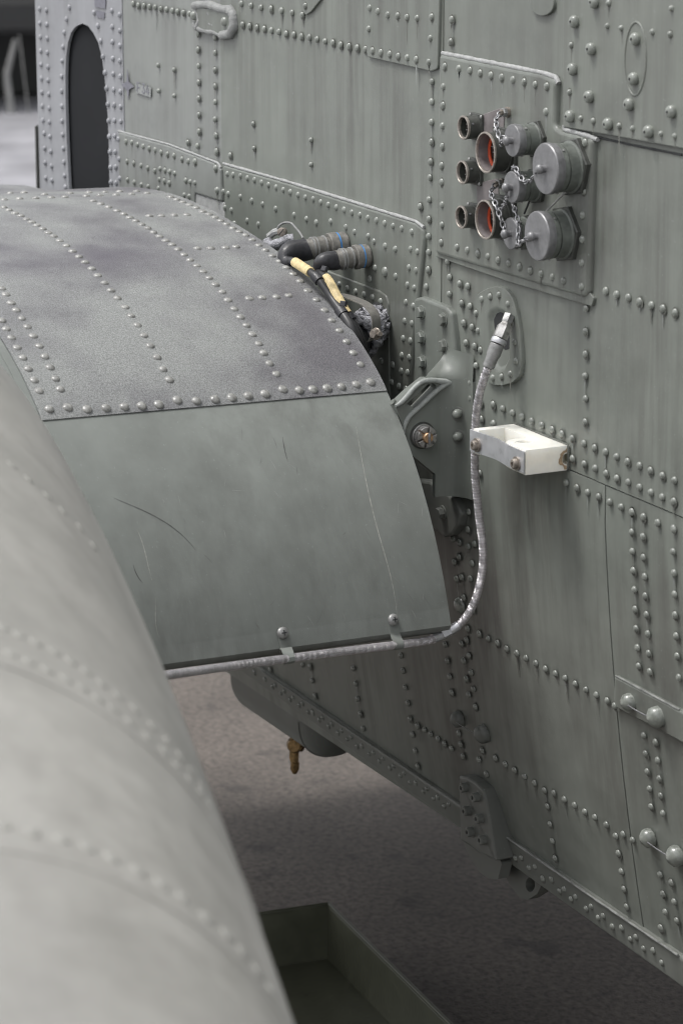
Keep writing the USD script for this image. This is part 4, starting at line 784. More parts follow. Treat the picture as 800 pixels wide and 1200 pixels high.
# ------------------------------------------------------------------ plugs and cable
def plug(parent_label, wall_px, tip_px, r, tip_y):
    base = on_y(*wall_px, -0.006); tip = on_y(*tip_px, -tip_y); return base, tip
PL = thing('cable_plug', 'upper ribbed cable plug with blue ring and black elbow boot', 'cable plug', on_y(405, 285, -0.006), 'cable plugs above the wing edge')
PL2 = thing('cable_plug', 'lower ribbed cable plug with wide collar, blue ring and black elbow', 'cable plug', on_y(431, 299, -0.006), 'cable plugs above the wing edge')
def build_plug(T_, base, tip, r, wide):
    ax = tip - base; L = np.linalg.norm(ax); ax /= L
    part(T_, 'plug_body', lathe([(0, 0), (r * 1.0, 0), (r * 1.0, L * 0.20), (r * 0.8, L * 0.22), (r * 0.8, L * 0.44), (r * 0.92, L * 0.47), (r * 0.95, L * 0.58), (r * 0.95, L * 0.68), (r * 0.98, L * 0.70), (r * 0.98, L * 0.74), (r * 0.93, L * 0.75), (r * 0.93, L * 0.83), (r * 0.88, L * 0.86), (r * 0.88, L * 0.97), (0, L)], base, ax, 30), M['plug'], smooth=32)
    part(T_, 'coupling_ring', lathe([(r * 0.9, L * 0.03), (r * 1.10, L * 0.04), (r * 1.10, L * (0.30 if wide else 0.22)), (r * 1.16, L * (0.31 if wide else 0.23)), (r * 1.16, L * 0.40), (r * 1.10, L * 0.415), (r * 0.78, L * 0.42)], base, ax, 36), M['plug'], smooth=32)
    part(T_, 'blue_ring', lathe([(r * 1.108, L * 0.185), (r * 1.112, L * 0.19), (r * 1.112, L * 0.215), (r * 1.108, L * 0.22)], base, ax, 36), M['blue'])
    for q in (0.52, 0.72, 0.80): part(T_, 'ridge', lathe([(r * 0.9, L * q - 0.0016), (r * 1.03, L * q - 0.0009), (r * 1.03, L * q + 0.0009), (r * 0.9, L * q + 0.0016)], base, ax, 30), M['dull'], smooth=40)
    part(T_, 'wall_flange', lathe([(r * 1.35, 0.0005), (r * 1.35, 0.003), (0, 0.003)], base + A([0, 0.004, 0]), (0, -1, 0), 24), M['socket'])
    return ax, L
b1, t1 = on_y(405, 285, -0.006), on_y(356, 292, -0.066); build_plug(PL, b1, t1, 0.0150, False)
b2, t2 = on_y(431, 299, -0.006), on_y(392, 304.5, -0.054); build_plug(PL2, b2, t2, 0.0142, True)
elb1 = spline([t1 + (b1 - t1) * 0.12, t1 + (t1 - b1) * 0.16, on_y(338, 296, -0.090), on_y(335, 302, -0.096), on_y(341, 306, -0.096)], 26)
part(PL, 'elbow_boot', tube(elb1, np.interp(np.linspace(0, 1, 26), [0, .12, .3, .5, .65, .8, 1], [.0148, .0152, .0148, .0136, .0125, .0100, .0068]), 20), M['rubber'], smooth=60)
elb2 = spline([t2 + (b2 - t2) * 0.1, t2 + (t2 - b2) * 0.12, on_y(377, 307, -0.073), on_y(373.5, 313, -0.076), on_y(375, 320, -0.077)], 26)
part(PL2, 'elbow_boot', tube(elb2, np.interp(np.linspace(0, 1, 26), [0, .15, .35, .55, .75, 1], [.0128, .0132, .0124, .0105, .0085, .0064]), 20), M['rubber'], smooth=60)
CB = thing('taped_cable', 'pair of black cables with yellowed tape bands running down behind the wing edge', 'cable', on_y(425, 420, -0.07))
c1 = spline([on_y(x, y, -d) for x, y, d in [(339, 305, .096), (348, 308.5, .1), (358, 315, .1), (368, 322.5, .1), (378, 334, .096), (388, 349, .092), (398, 363, .09), (408, 378, .088), (416, 394, .085), (421, 412, .075), (423, 432, .065)]], 90)
c2 = spline([on_y(x, y, -d) for x, y, d in [(375, 318, .077), (379, 323, .082), (386, 331, .086), (393, 344, .086), (400, 356, .084), (407, 368, .08), (416, 382, .075), (424, 400, .068), (428, 425, .06)]], 80)
part(CB, 'cable', tube(c1, np.interp(np.linspace(0, 1, 90), [0, .5, .72, 1], [.0052, .0052, .0074, .0078]), 14), M['cable'], smooth=60)
part(CB, 'cable', tube(c2, 0.0052, 14), M['cable'], smooth=60)
part(CB, 'tape_band', tube(c1[9:27], 0.0066 + 0.0002 * np.sin(np.arange(18) * 1.7), 16), M['tape'], smooth=45)
part(CB, 'tape_band', tube(c2[15:47], 0.0064 + 0.0002 * np.sin(np.arange(32) * 1.3), 16), M['tape'], smooth=45)
part(CB, 'cable_tie', tube(c1[30:35], 0.0070, 16), M['rubber'], smooth=30)
part(CB, 'cable_tie', tube(c1[53:58], 0.0078, 16), M['rubber'], smooth=30)
part(CB, 'cable_tie', tube(c2[47:52], 0.0072, 16), M['rubber'], smooth=30)
for P_h, dv in ((on_y(382, 316, -0.095), (0.3, -1, 0.6)), (on_y(404, 356, -0.098), (0.5, -1, 0.3))):
    u_, v_, n_ = frame(dv); part(CB, 'tie_head', solid([(-.0045, -.0035), (.0045, -.0035), (.0045, .0035), (-.0045, .0035)], P_h, u_, v_, 0.006, 0.0008), M['rubber'], smooth=20)
# little clamp with a slotted screw and a loop of wire at the wing edge
TB = thing('clamp_tab', 'small pale metal clamp tab with slotted screw and wire loop', 'clamp', on_y(325, 275, -0.05))
part(TB, 'tab', tube(resample([on_y(x, y, -d) for x, y, d in [(315, 277, .06), (321, 272, .056), (328, 270, .05)]], 8), 0.005, 8), M['bead'], smooth=30)
sc = on_y(330, 271.5, -0.06); ax_ = A([0.75, -0.6, 0.1]); SCW = part(TB, 'slotted_screw', lathe([(0.0055, -0.012), (0.0055, 0.0), (0.0062, 0.0), (0.006, 0.0022), (0.004, 0.0034), (0, 0.0036)], sc, ax_, 18), M['bolt'], smooth=40)
u_, v_, n_ = frame(ax_); part(SCW, 'slot', solid([(-.0056, -.0006), (.0056, -.0006), (.0056, .0006), (-.0056, .0006)], sc + n_ * 0.0030, u_ * 0.6 + v_ * 0.8, np.cross(n_, u_ * 0.6 + v_ * 0.8), 0.0008, 0.0001), M['dark'], smooth=False)
part(TB, 'wire_loop', tube(spline([on_y(x, y, -d) for x, y, d in [(325, 268, .055), (331, 261.5, .05), (338, 260.5, .045), (345, 265, .045), (351, 272, .05), (355, 279, .055)]], 30), 0.0016, 8), M['dull'], smooth=60)
part(TB, 'foil_wrap', tube(spline([on_y(x, y, -d) for x, y, d in [(312, 282, .075), (322, 287, .07), (334, 282, .06), (344, 279, .05)]], 24), 0.0062 + 0.0022 * rng.random(24), 12), M['foil'], smooth=60)

# ------------------------------------------------------------------ foil-wrapped pipe joint
JC = on_y(430, 386, -0.035)
JT = thing('pipe_joint', 'foil wrapped pipe joint with a strap clamp behind the wing edge', 'pipe joint', JC)
jaxis = A([0.55, -0.75, -0.25]); jaxis /= np.linalg.norm(jaxis); u_, v_, n_ = frame(jaxis)
part(JT, 'pipe', tube([JC - n_ * 0.07, JC + n_ * 0.05], 0.020, 20), M['dark'], smooth=50)
for k in range(5):
    th = np.linspace(0, 2 * np.pi, 49); rr = 0.0235 + 0.0035 * rng.random(49) - 0.0015 * k; rr[-1] = rr[0]
    part(JT, 'foil_fold', tube([JC + n_ * (0.026 - 0.013 * k + 0.003 * rng.normal() * 0.4) + r_ * (math.cos(x) * u_ + math.sin(x) * v_) for x, r_ in zip(th, rr)], 0.0035 + 0.0035 * rng.random(49), 7), M['foil'], smooth=70)
sp = spline([on_y(x, y, -d) for x, y, d in [(388, 346, .07), (402, 346, .07), (420, 352, .066), (433, 360, .062), (440, 372, .06), (440, 386, .06), (437, 398, .056)]], 40)
T_ = np.gradient(sp, axis=0); T_ /= np.linalg.norm(T_, axis=1)[:, None]; S2 = A([0.35, -0.9, 0.0]); S2 = S2 - T_ * (T_ @ S2)[:, None]; S2 /= np.linalg.norm(S2, axis=1)[:, None]; N2 = np.cross(T_, S2)
V = np.vstack([sp + S2 * 0.008 + N2 * .0007, sp - S2 * 0.008 + N2 * .0007, sp - S2 * 0.008 - N2 * .0007, sp + S2 * 0.008 - N2 * .0007]); L_ = len(sp); k_ = np.arange(L_ - 1); Fc = []
for q in range(4):
    a_, b_ = q * L_, ((q + 1) % 4) * L_; Fc += [np.stack([a_ + k_, b_ + k_, b_ + k_ + 1], 1), np.stack([a_ + k_, b_ + k_ + 1, a_ + k_ + 1], 1)]
ms_ = trimesh.Trimesh(V, np.vstack(Fc), process=False); ms_.fix_normals(); part(JT, 'strap', ms_, M['plug'], smooth=40)
bp = on_y(441, 391, -0.066); part(JT, 'clamp_bolt', cat([hexhead(bp, (0.35, -0.9, 0.1), 0.0062, 0.008, washer=0.008), tube([bp + A([-.012, 0, -.004]), bp + A([.012, 0, .002])], 0.003, 8)]), M['bolt'], smooth=25)
pl = []
for k in range(26):
    a = rng.uniform(0, 2 * np.pi); c_ = JC + n_ * rng.uniform(-0.03, 0.035) + 0.025 * (math.cos(a) * u_ + math.sin(a) * v_); d_ = rng.normal(size=3); d_ /= np.linalg.norm(d_); pl.append(lathe([(0.006 * rng.uniform(.5, 1.2), 0), (0.004, 0.002 * rng.random()), (0, 0.003)], c_, d_, 5))
part(JT, 'torn_foil', cat(pl), M['foil'], smooth=False)

# ------------------------------------------------------------------ wing attachment bracket
BR = thing('wing_bracket', 'grey green cast wing bracket with slotted arm and castellated nut', 'bracket', on_y(520, 520, 0))
XB = on_y(541, 510, 0)[0]
part(BR, 'bolt_flange', fixn(wall_plate([(491, 349), (500, 347), (529, 359), (535, 366), (539, 400), (541, 450), (492, 450)], 0.006, 0.0085, 0.004)), M['bracket'], smooth=40)
for px in ((497, 364.4), (497.6, 394), (498.6, 422.4), (523, 373.4), (523.4, 404), (524, 433)):
    x, z = W(px[0] + 4.0, px[1] + 0.5); part(BR, 'flange_bolt', hexhead(wall_pt(x, z, 0.0085), wall_n(z), 0.0078, 0.0068, spin=random.random(), washer=0.0092), M['bracket'], smooth=20)
lug_px = [(556, 441), (545, 442), (529, 443.5), (514, 444.5), (499, 444), (480, 459), (463, 475), (468, 487), (471, 500), (474, 518), (480, 531), (498, 546), (512, 557), (524, 570), (535, 582), (556, 586)]
slot_px = [(477, 473), (501.5, 450.5), (506, 449), (511, 452), (510, 455), (487, 478.5)]
def yz(px): P = on_x(*px, XB); return P[1], P[2]
lp = Polygon([yz(p) for p in lug_px]).buffer(-.003).buffer(.003); sl = Polygon([yz(p) for p in slot_px]).buffer(.0005)
lugm = trimesh.creation.extrude_polygon(lp.difference(sl), 0.016, engine='earcut')
v = lugm.vertices; lugm = trimesh.Trimesh(np.c_[XB - 0.016 + v[:, 2], v[:, 0], v[:, 1]], lugm.faces, process=False); lugm.fix_normals()
part(BR, 'lug', lugm, M['bracket'], smooth=25)
# smooth fillet where the lug turns into its flange
zt_f, zb_f = on_x(556, 441, XB)[2] + 0.001, on_y(556, 586, 0)[2]; RF = 0.034; cf = []
for t_ in np.linspace(0, np.pi / 2, 14): cf.append((XB - 0.0006 + RF * (1 - math.cos(t_)), -0.0034 - RF * (1 - math.sin(t_))))
pf = Polygon(cf + [(XB + RF, 0.004), (XB - 0.008, 0.004), (XB - 0.008, cf[0][1])]); mf = trimesh.creation.extrude_polygon(pf, zt_f - zb_f, engine='earcut'); mf.apply_translation((0, 0, zb_f)); part(BR, 'lug_fillet', mf, M['bracket'], smooth=30)
z_b, z_t = zt_f - 0.0005, on_y(530, 405, 0)[2]; bp_ = [(XB - 0.0004, -0.055)] + cf; nb_ = len(bp_); pt_ = [(XB - 0.030 + (0.030 + RF) * k / (nb_ - 1), -0.0090 + 0.0058 * max(0, k / (nb_ - 1) - 0.45) / 0.55) for k in range(nb_)]
V = []
for j in range(13):
    w_ = j / 12; e_ = w_ * w_ * (3 - 2 * w_); e_ = 1 - (1 - e_) ** 1.6; V += [((1 - e_) * a_[0] + e_ * b_[0], (1 - e_) * a_[1] + e_ * b_[1], z_b + (z_t - z_b) * w_) for a_, b_ in zip(bp_, pt_)]
Fc = []
for j in range(12):
    for k in range(nb_ - 1): i_ = j * nb_ + k; Fc += [(i_, i_ + 1, i_ + nb_ + 1), (i_, i_ + nb_ + 1, i_ + nb_)]
fl = trimesh.Trimesh(V, Fc, process=False)
if (fl.face_normals[:, 1] * fl.area_faces).sum() > 0: fl.invert()
part(BR, 'lug_flare', fl, M['bracket'], smooth=60)
# raised rims of the arm round the slot
for pts in ([(463, 475.5), (480, 460), (496, 446.5), (501, 445.5), (513, 446), (527, 447.5)], [(473, 508), (474, 498), (479, 488), (489, 478.5), (512, 457), (528, 446.5)]):
    pr = [A([XB + 0.0005, *yz(p)]) for p in pts]; part(BR, 'arm_rail', tube(spline(pr, 30), np.interp(np.linspace(0, 1, 30), [0, .15, .8, 1], [.002, .0032, .0034, .005]), 10), M['bracket_lit_edge'], smooth=60)
part(BR, 'arm_rail', tube(resample([A([XB - 0.008, *yz(p)]) for p in [(463, 472), (487, 484)]], 6), 0.004, 8), M['bracket'], smooth=60)
NC = A([XB, *yz((494.5, 510))]); EX = A([1.0, 0, 0])
part(BR, 'nut_recess', lathe([(0.0175, -0.001), (0.0175, 0.0012), (0.0168, 0.0016), (0, 0.0016)], NC, EX, 28), M['socket'], smooth=30)
nutp = []
for k in range(6):
    a0 = k * math.pi / 3 + 0.3; pts = [(0.0068 * math.cos(a0 + x), 0.0068 * math.sin(a0 + x)) for x in (0.28, 0.77)] [::-1]
    outer = [(0.0138 * math.cos(a0 + x), 0.0138 * math.sin(a0 + x)) for x in (0.1, 0.35, 0.7, 0.95)]
    poly = outer + [(0.0072 * math.cos(a0 + x), 0.0072 * math.sin(a0 + x)) for x in (0.9, 0.15)]
    nutp.append(solid(poly, NC + EX * 0.007, (0, 1, 0), (0, 0, 1), 0.0075, 0.0006))
NT = part(BR, 'castellated_nut', cat([lathe([(0.0152, 0.001), (0.0152, 0.003), (0.0145, 0.0034), (0.0145, 0.0082), (0, 0.0082)], NC, EX, 24)] + nutp), M['steel'], smooth=20)
BT = part(BR, 'bolt_end', lathe([(0.0068, 0.004), (0.0068, 0.017), (0.0060, 0.0182), (0, 0.0182)], NC + A([0, 0.003, -0.002]) * 0, EX, 20), M['copper'], smooth=30)
part(BT, 'split_pin', tube(resample([NC + EX * 0.0185 + A([0, 0.001, -0.0075]), NC + EX * 0.0195, NC + EX * 0.0185 + A([0, 0.0005, 0.007])], 8), 0.0019, 8), M['chain'], smooth=50)
for px in ((537.0, 484), (537.5, 510.5)):
    zq = on_x(*px, XB + 0.012)[2]; best_ = None
    for t_ in np.linspace(0.02, np.pi / 2 - 0.02, 200):
        P = A([XB - 0.0006 + RF * (1 - math.cos(t_)), -0.0034 - RF * (1 - math.sin(t_)), zq]); d_ = P - CAM; xx = 400 + FPX * (d_ @ Rt) / (d_ @ Fw)
        if best_ is None or abs(xx - px[0]) < best_[0]: best_ = (abs(xx - px[0]), P, A([math.cos(t_), -math.sin(t_), 0.0]))
    P, nq = best_[1], best_[2]
    part(BR, 'recess_washer', lathe([(0.0095, -0.003), (0.0095, 0.0008), (0.0088, 0.0012), (0, 0.0012)], P + A([0, 0, -0.0015]), nq, 20), M['casting'])
    part(BR, 'round_bolt', lathe([(0.0056, 0), (0.0060, 0.004), (0.0052, 0.0085), (0.003, 0.0105), (0, 0.0108)], P, nq, 16), M['rivet'], smooth=60)
LB = part(BR, 'lower_plate', fixn(wall_plate([(488, 560), (512, 562), (540, 582), (549, 600), (546, 614), (538, 626), (529, 628), (515, 616), (500, 606), (488, 590)], 0.005, 0.012, 0.004)), M['casting'], smooth=40, label='dark lower plate of the bracket')
x, z = W(529, 598); part(LB, 'plate_bolt', hexhead(wall_pt(x, z, 0.012), wall_n(z), 0.0075, 0.009, washer=0.009), M['casting'], smooth=20)
x, z = W(505, 585); part(LB, 'plate_bolt', hexhead(wall_pt(x, z, 0.012), wall_n(z), 0.0085, 0.008), M['casting'], smooth=20)

# ------------------------------------------------------------------ white nylon block
a_, b_ = on_y(605, 497), on_y(667.5, 521); zt_ = (a_[2] + b_[2]) / 2; X0, X1 = a_[0], b_[0]; zl = on_y(667.8, 551)[2]
fr = on_y(555, 506.5, -0.058); PRO = 0.060
NB = thing('nylon_block', 'white nylon fairlead block with a metal strap screwed across its front', 'block', ((X0 + X1) / 2, 0, zl))
base_ = H0 - 0.0005
blk = Manifold.cube([X1 - X0, PRO, zt_ - zl]).translate([X0, -PRO, zl])
wX = X1 - X0
cut = Manifold.cube([wX * 0.58, PRO * 0.62, 0.2]).translate([X0 + wX * 0.10, -PRO - 0.001, zl - 0.05])
boss = Manifold.cylinder(0.1, wX * 0.17, wX * 0.17, 32).translate([X0 + wX * 0.66, -PRO * 0.62, zl - 0.02])
boss = boss ^ Manifold.cube([wX, PRO, zt_ - zl - 0.002]).translate([X0, -PRO, zl])
bore = Manifold.cylinder(0.2, wX * 0.085, wX * 0.085, 24).translate([X0 + wX * 0.66, -PRO * 0.62, zl - 0.05])
side = Manifold.cylinder(0.03, 0.0065, 0.0065, 24).rotate([0, 90, 0]).translate([X1 - 0.012, -0.004, (zt_ + zl) / 2 - 0.001])
blk = (((blk - cut) + boss) - bore) - side
mm_ = blk.to_mesh(); part(NB, 'block_body', trimesh.Trimesh(A(mm_.vert_properties[:, :3], float), A(mm_.tri_verts), process=False), M['nylon'], smooth=25)
rim_ = []
for p, q in (((X0, -PRO, zt_), (X1, -PRO, zt_)), ((X1, -PRO, zt_), (X1, -0.003, zt_)), ((X0, -PRO, zt_), (X0, -0.003, zt_)), ((X1, -PRO, zl), (X1, -PRO, zt_))):
    pass
sx0, sx1 = X0 - 0.004, X1 + 0.0005; n_ = 40; xs_ = np.linspace(sx0, sx1, n_); f_ = (xs_ - sx0) / (sx1 - sx0)
ys_ = -PRO - 0.0012 + 0.0045 * np.exp(-((f_ - 0.42) / 0.2) ** 2); zt2, zb2 = zt_ - 0.0015, zl + 0.0025
V = np.vstack([np.c_[xs_, ys_ - 0.0016, np.full(n_, zt2)], np.c_[xs_, ys_ + 0.0002, np.full(n_, zt2)], np.c_[xs_, ys_ + 0.0002, np.full(n_, zb2)], np.c_[xs_, ys_ - 0.0016, np.full(n_, zb2)]]); Fc = []
k_ = np.arange(n_ - 1)
for q in range(4):
    a2_, b2_ = q * n_, ((q + 1) % 4) * n_; Fc += [np.stack([a2_ + k_, b2_ + k_, b2_ + k_ + 1], 1), np.stack([a2_ + k_, b2_ + k_ + 1, a2_ + k_ + 1], 1)]
for e in (0, n_ - 1): Fc.append(A([[e, e + n_, e + 2 * n_], [e, e + 2 * n_, e + 3 * n_]]))
ms_ = trimesh.Trimesh(V, np.vstack(Fc), process=False); ms_.fix_normals(); STP = part(NB, 'metal_strap', ms_, M['strap'], smooth=30)
for px in ((558.5, 521.5), (605.5, 543)):
    P = on_y(*px, -PRO - 0.0028); s_ = part(STP, 'strap_screw', lathe([(0.0086, -0.001), (0.0086, 0.0018), (0.0064, 0.0020), (0.0062, 0.0055), (0.005, 0.0066), (0.0026, 0.0067), (0.0024, 0.0046), (0, 0.0046)], P, N, 20), M['bolt'], smooth=30)

hz = (zt_ + zl) / 2 - 0.001  # the hole in the side
th = np.linspace(0.5 * np.pi, 1.5 * np.pi, 13); ri, ro = 0.0066, 0.0066 + 0.0035 * (0.5 + rng.random(13))
V = np.vstack([np.c_[np.full(13, X1 + 0.0002), -0.004 + r_ * np.cos(th), hz + r_ * np.sin(th) * 1.25] for r_ in (ri, ro)]); k_ = np.arange(12)
part(NB, 'rust_stain', trimesh.Trimesh(V, np.vstack([np.stack([k_, 13 + k_, 14 + k_], 1), np.stack([k_, 14 + k_, k_ + 1], 1)]), process=False), M['rust'], smooth=False)
part(NB, 'sealant_line', tube(resample([A([X0 - 0.001, -0.0024, zt_ + 0.0003]), A([X1 + 0.001, -0.0024, zt_ + 0.0003]), A([X1 + 0.001, -0.0024, zl]), A([X0, -0.0024, zl])], 60), 0.0012 + 0.0008 * rng.random(60), 6), M['grime'], smooth=60)

# ------------------------------------------------------------------ safety-wired bolts
def wired(pa, pb, ra, rb, m='rivet', lift=H0, hl=1.0, label=None):
    qs = []
    for px, r in ((pa, ra), (pb, rb)):
        x, z = W(px[0] + 6.0, px[1] + 1.0); P = wall_pt(x, z, lift); n3 = wall_n(z)
        s_ = part(FUS, 'wired_bolt', lathe([(r, -0.001), (r * 1.0, r * 0.25), (r * 0.93, r * 0.62 * hl), (r * 0.70, r * 0.86 * hl), (r * 0.40, r * 1.04 * hl), (r * 0.15, r * 1.14 * hl), (0, r * 1.15 * hl)], P, n3, 9, random.random()), M[m], smooth=48, label=label)
        qs.append((P + n3 * r * 0.75, s_))
    part(qs[0][1], 'lock_wire', tube(resample([qs[0][0], (qs[0][0] + qs[1][0]) / 2 + A([0, -0.001, 0]), qs[1][0]], 9), 0.0009, 7), M['chain' if m == 'rivet' else 'casting'], smooth=60)
wired((738, 820), (771, 837), 0.0112, 0.0132, lift=H0 + 0.004)
wired((757.5, 980), (790, 1001), 0.0120, 0.0132)
wired((534, 841), (563, 858), 0.0115, 0.0130, m='casting')

# ------------------------------------------------------------------ tie-down fitting on the bottom edge
TD = thing('tie_down_fitting', 'dark cast tie down fitting with six bolts and a drilled lug', 'fitting', on_y(560, 1000, 0.07))
td_px = [(537, 909), (547, 911), (557, 917), (565, 925), (569, 937), (577, 985), (581, 1010), (560, 1000), (538.5, 986)]
YT = 0.038
tdp = [on_y(x, y, YT)[[0, 2]] for x, y in td_px]
tdm = bevel_plate(tdp, 0.003, 0.034, 0.004, lambda x, z, h: np.stack(np.broadcast_arrays(x, YT + 0.034 - np.asarray(h), z), -1), base=-0.012)
part(TD, 'bolt_block', fixn(tdm), M['casting'], smooth=28)
for px in ((541, 921.5), (554.5, 933), (544, 949), (558.5, 958), (548, 973.5), (562.5, 983)):
    P = on_y(px[0] + 6.0, px[1] + 1.0, YT + 0.0003); P[1] = YT + 0.0003
    s_ = part(TD, 'fitting_bolt', lathe([(0.0085, -0.0006), (0.0085, 0.0006), (0.0066, 0.0008), (0.0066, 0.0085), (0.0055, 0.0098), (0.003, 0.0098), (0.0028, 0.006), (0, 0.006)], P, N, 18), M['casting'], smooth=30)
def lugplate(px, y, t, hole=None):
    p = Polygon([on_y(a, b, y)[[0, 2]] for a, b in px]).buffer(-.004).buffer(.008).buffer(-.004)
    if hole is not None: p = p.difference(Polygon([on_y(hole[0] + hole[2] * math.cos(q), hole[1] + hole[3] * math.sin(q), y)[[0, 2]] for q in np.linspace(0, 2 * np.pi, 25)[:-1]]))
    m = trimesh.creation.extrude_polygon(p, t, engine='earcut'); v = m.vertices; m = trimesh.Trimesh(np.c_[v[:, 0], y + v[:, 2], v[:, 1]], m.faces, process=False); m.fix_normals(); return m
part(TD, 'lug', lugplate([(540, 982), (552, 1008), (561, 1022), (572, 1030), (583, 1031), (588, 1012), (580, 1000)], 0.052, 0.016), M['casting'], smooth=25)
part(TD, 'lug', lugplate([(574, 960), (580, 1006), (597, 1037), (609, 1053), (618, 1055), (629, 1048), (637, 1033), (634, 1012), (610, 990), (590, 968)], 0.080, 0.016, (621, 1037, 5.5, 8.5)), M['casting'], smooth=25)

# ------------------------------------------------------------------ belly fairing and drain cock
YF = 0.125
f0, f1 = on_y(291, 800, YF), on_y(399, 866, YF); zf = ZBOT + 0.002
fx0, fx1 = f0[0], f1[0] - 0.005; RBF = 0.062
secs = []
for x in np.r_[fx0 + RBF * (1 - np.cos(np.linspace(0, np.pi / 2, 8))) * 0.6, fx1 - RBF * 0.75 * (1 - np.sin(np.linspace(0, np.pi / 2, 10)))]:
    d0_, d1_ = (x - fx0) / (RBF * 0.6), (fx1 - x) / (RBF * 0.75); k = math.sqrt(max(0.02, 1 - max(0, 1 - d0_) ** 2)) * math.sqrt(max(0.0004, 1 - max(0, 1 - d1_) ** 2)); secs.append((x, k))
V, Fc = [], []; th = np.linspace(0, np.pi, 25)
for x, k in secs: V.append(np.stack([np.full(25, x), YF + 0.01 - 0.056 * k * np.cos(th), zf - 0.070 * k * np.sin(th) ** 0.75], 1))
V = np.vstack(V)
for i in range(len(secs) - 1):
    k_ = np.arange(24); Fc += [np.stack([i * 25 + k_, i * 25 + k_ + 1, (i + 1) * 25 + k_ + 1], 1), np.stack([i * 25 + k_, (i + 1) * 25 + k_ + 1, (i + 1) * 25 + k_], 1)]
bf = trimesh.Trimesh(V, np.vstack(Fc), process=False); bf.fix_normals()
if (bf.face_normals[:, 2] * bf.area_faces).sum() > 0: bf.invert()
BF = part(FUS, 'belly_fairing', bf, M['casting'], smooth=50, label='rounded trough fairing hanging under the belly')
sxm = fx1 - RBF * 0.75; km = 1.0; part(BF, 'seam_band', tube([A([sxm, YF + 0.01 - 0.0563 * km * math.cos(t), zf - 0.0705 * km * math.sin(t) ** 0.75]) for t in np.linspace(0.05, np.pi - 0.05, 30)], 0.0014, 6), M['casting'], smooth=60)
DC = on_y(346, 862, YF)
DV = thing('drain_cock', 'small tarnished brass drain cock hanging under the belly fairing', 'drain cock', DC + A([0, 0, -0.05]))
zv = lambda dy: on_y(346, dy, YF)[2]
part(DV, 'stem', lathe([(0, 0.0), (0.0085, 0.0), (0.0085, -0.01), (0.0068, -0.012), (0.0068, -0.03), (0, -0.03)][::-1], A([DC[0], YF, zv(858)]), (0, 0, 1), 16), M['brass'], smooth=30)
vb = A([DC[0], YF, zv(873)])
part(DV, 'valve_body', cat([lathe([(0, -0.012), (0.0105, -0.012), (0.0125, -0.004), (0.0125, 0.006), (0.0095, 0.012), (0, 0.012)], vb, (0.75, -0.6, 0.15), 20), lathe([(0.0062, -0.014), (0.0068, 0.012), (0, 0.013)], vb, (-0.8, -0.5, 0.25), 12)]), M['brass'], smooth=35)
part(DV, 'lever', tube([vb + A([-0.006, -0.004, -0.002]), vb + A([-0.003, -0.006, -0.022]), vb + A([0.002, -0.005, -0.030])], 0.0032, 8), M['brass'], smooth=50)
part(DV, 'spout', lathe([(0, -0.0), (0.0058, 0), (0.0058, 0.022), (0.0070, 0.023), (0.0070, 0.034), (0.0035, 0.041), (0, 0.041)], vb + A([0, 0, -0.006]), (0.02, -0.05, -1), 16), M['brass'], smooth=35)

# ------------------------------------------------------------------ pale pod in the foreground
A0 = A([1.14612, -1.26432, -0.11775 + 1.1]); pax = A([0.99264, -0.11942, -0.02013]); pax /= np.linalg.norm(pax)
pu = np.cross(pax, [0, 0, 1.0]); pu /= np.linalg.norm(pu); pv = np.cross(pu, pax)
def prad(s_):
    s_ = np.asarray(s_, float); r = 0.31729 - 0.16445 * s_ - 0.01538 * s_ ** 2 + 0.01405 * s_ ** 3
    r = r - 0.62 * np.clip(-0.97 - s_, 0, 1) ** 2; k = np.clip((-1.20 - s_) / 0.20, 0, 1); k2_ = np.clip((s_ - 0.55) / 0.35, 0, 1)
    return r * np.sqrt(np.maximum(0, 1 - k ** 2.2)) * np.sqrt(np.maximum(0, 1 - k2_ ** 2.2))
POD = thing('foreground_pod', 'large pale grey rounded metal pod, out of focus in the foreground', 'pod', A0 - A([0, 0, 0.4]))
ss = np.r_[np.linspace(-1.40, -1.20, 16)[:-1], np.linspace(-1.20, 0.55, 44), np.linspace(0.55, 0.90, 16)[1:]]
part(POD, 'pod_shell', lathe([(max(0, float(prad(s_))), float(s_)) for s_ in ss], A0, pax, 120), M['pod'], smooth=40)
def pod_hit(px, py):
    d = ray(px, py); d /= np.linalg.norm(d); t = np.linspace(0.9, 3.6, 5400); P = CAM + d * t[:, None]; q = P - A0; s_ = q @ pax; rad = np.linalg.norm(q - s_[:, None] * pax, axis=1)
    f_ = rad - prad(s_); f_[(s_ < -1.40) | (s_ > 0.9)] = 1; i = np.argmax(f_ < 0)
    if f_[i] >= 0: return None
    P = P[i]; q = P - A0; s_ = q @ pax; e = q - s_ * pax; e /= np.linalg.norm(e); sl_ = (prad(s_ + 1e-3) - prad(s_ - 1e-3)) / 2e-3; n3 = e - pax * sl_; return P, n3 / np.linalg.norm(n3), s_, math.atan2(e @ pv, e @ pu)
def pod_row(pts, r=0.0054, h=0.0014):
    for p in pts:
        q = pod_hit(*p)
        if q: part(POD, 'rivet', dome(q[0], q[1], r, h, 12, 4), M['podrivet'], smooth=60)
pod_row([(14, 545), (34, 562), (55.5, 581), (74, 599.5), (94, 618.6), (110, 640)])
pod_row([(3.5, 735), (22, 744), (42, 753), (64, 764), (83, 775), (101.5, 787), (119, 801), (138, 815), (158, 831), (178.5, 851), (196, 869), (211, 886), (224, 904), (236, 922)])
pod_row([(13, 766), (34, 775), (55.6, 785), (78, 796), (97, 806), (115.5, 819), (132.5, 831), (152, 846.5), (173, 864), (192.5, 881), (207, 898), (222, 914), (235, 929), (246, 944)])
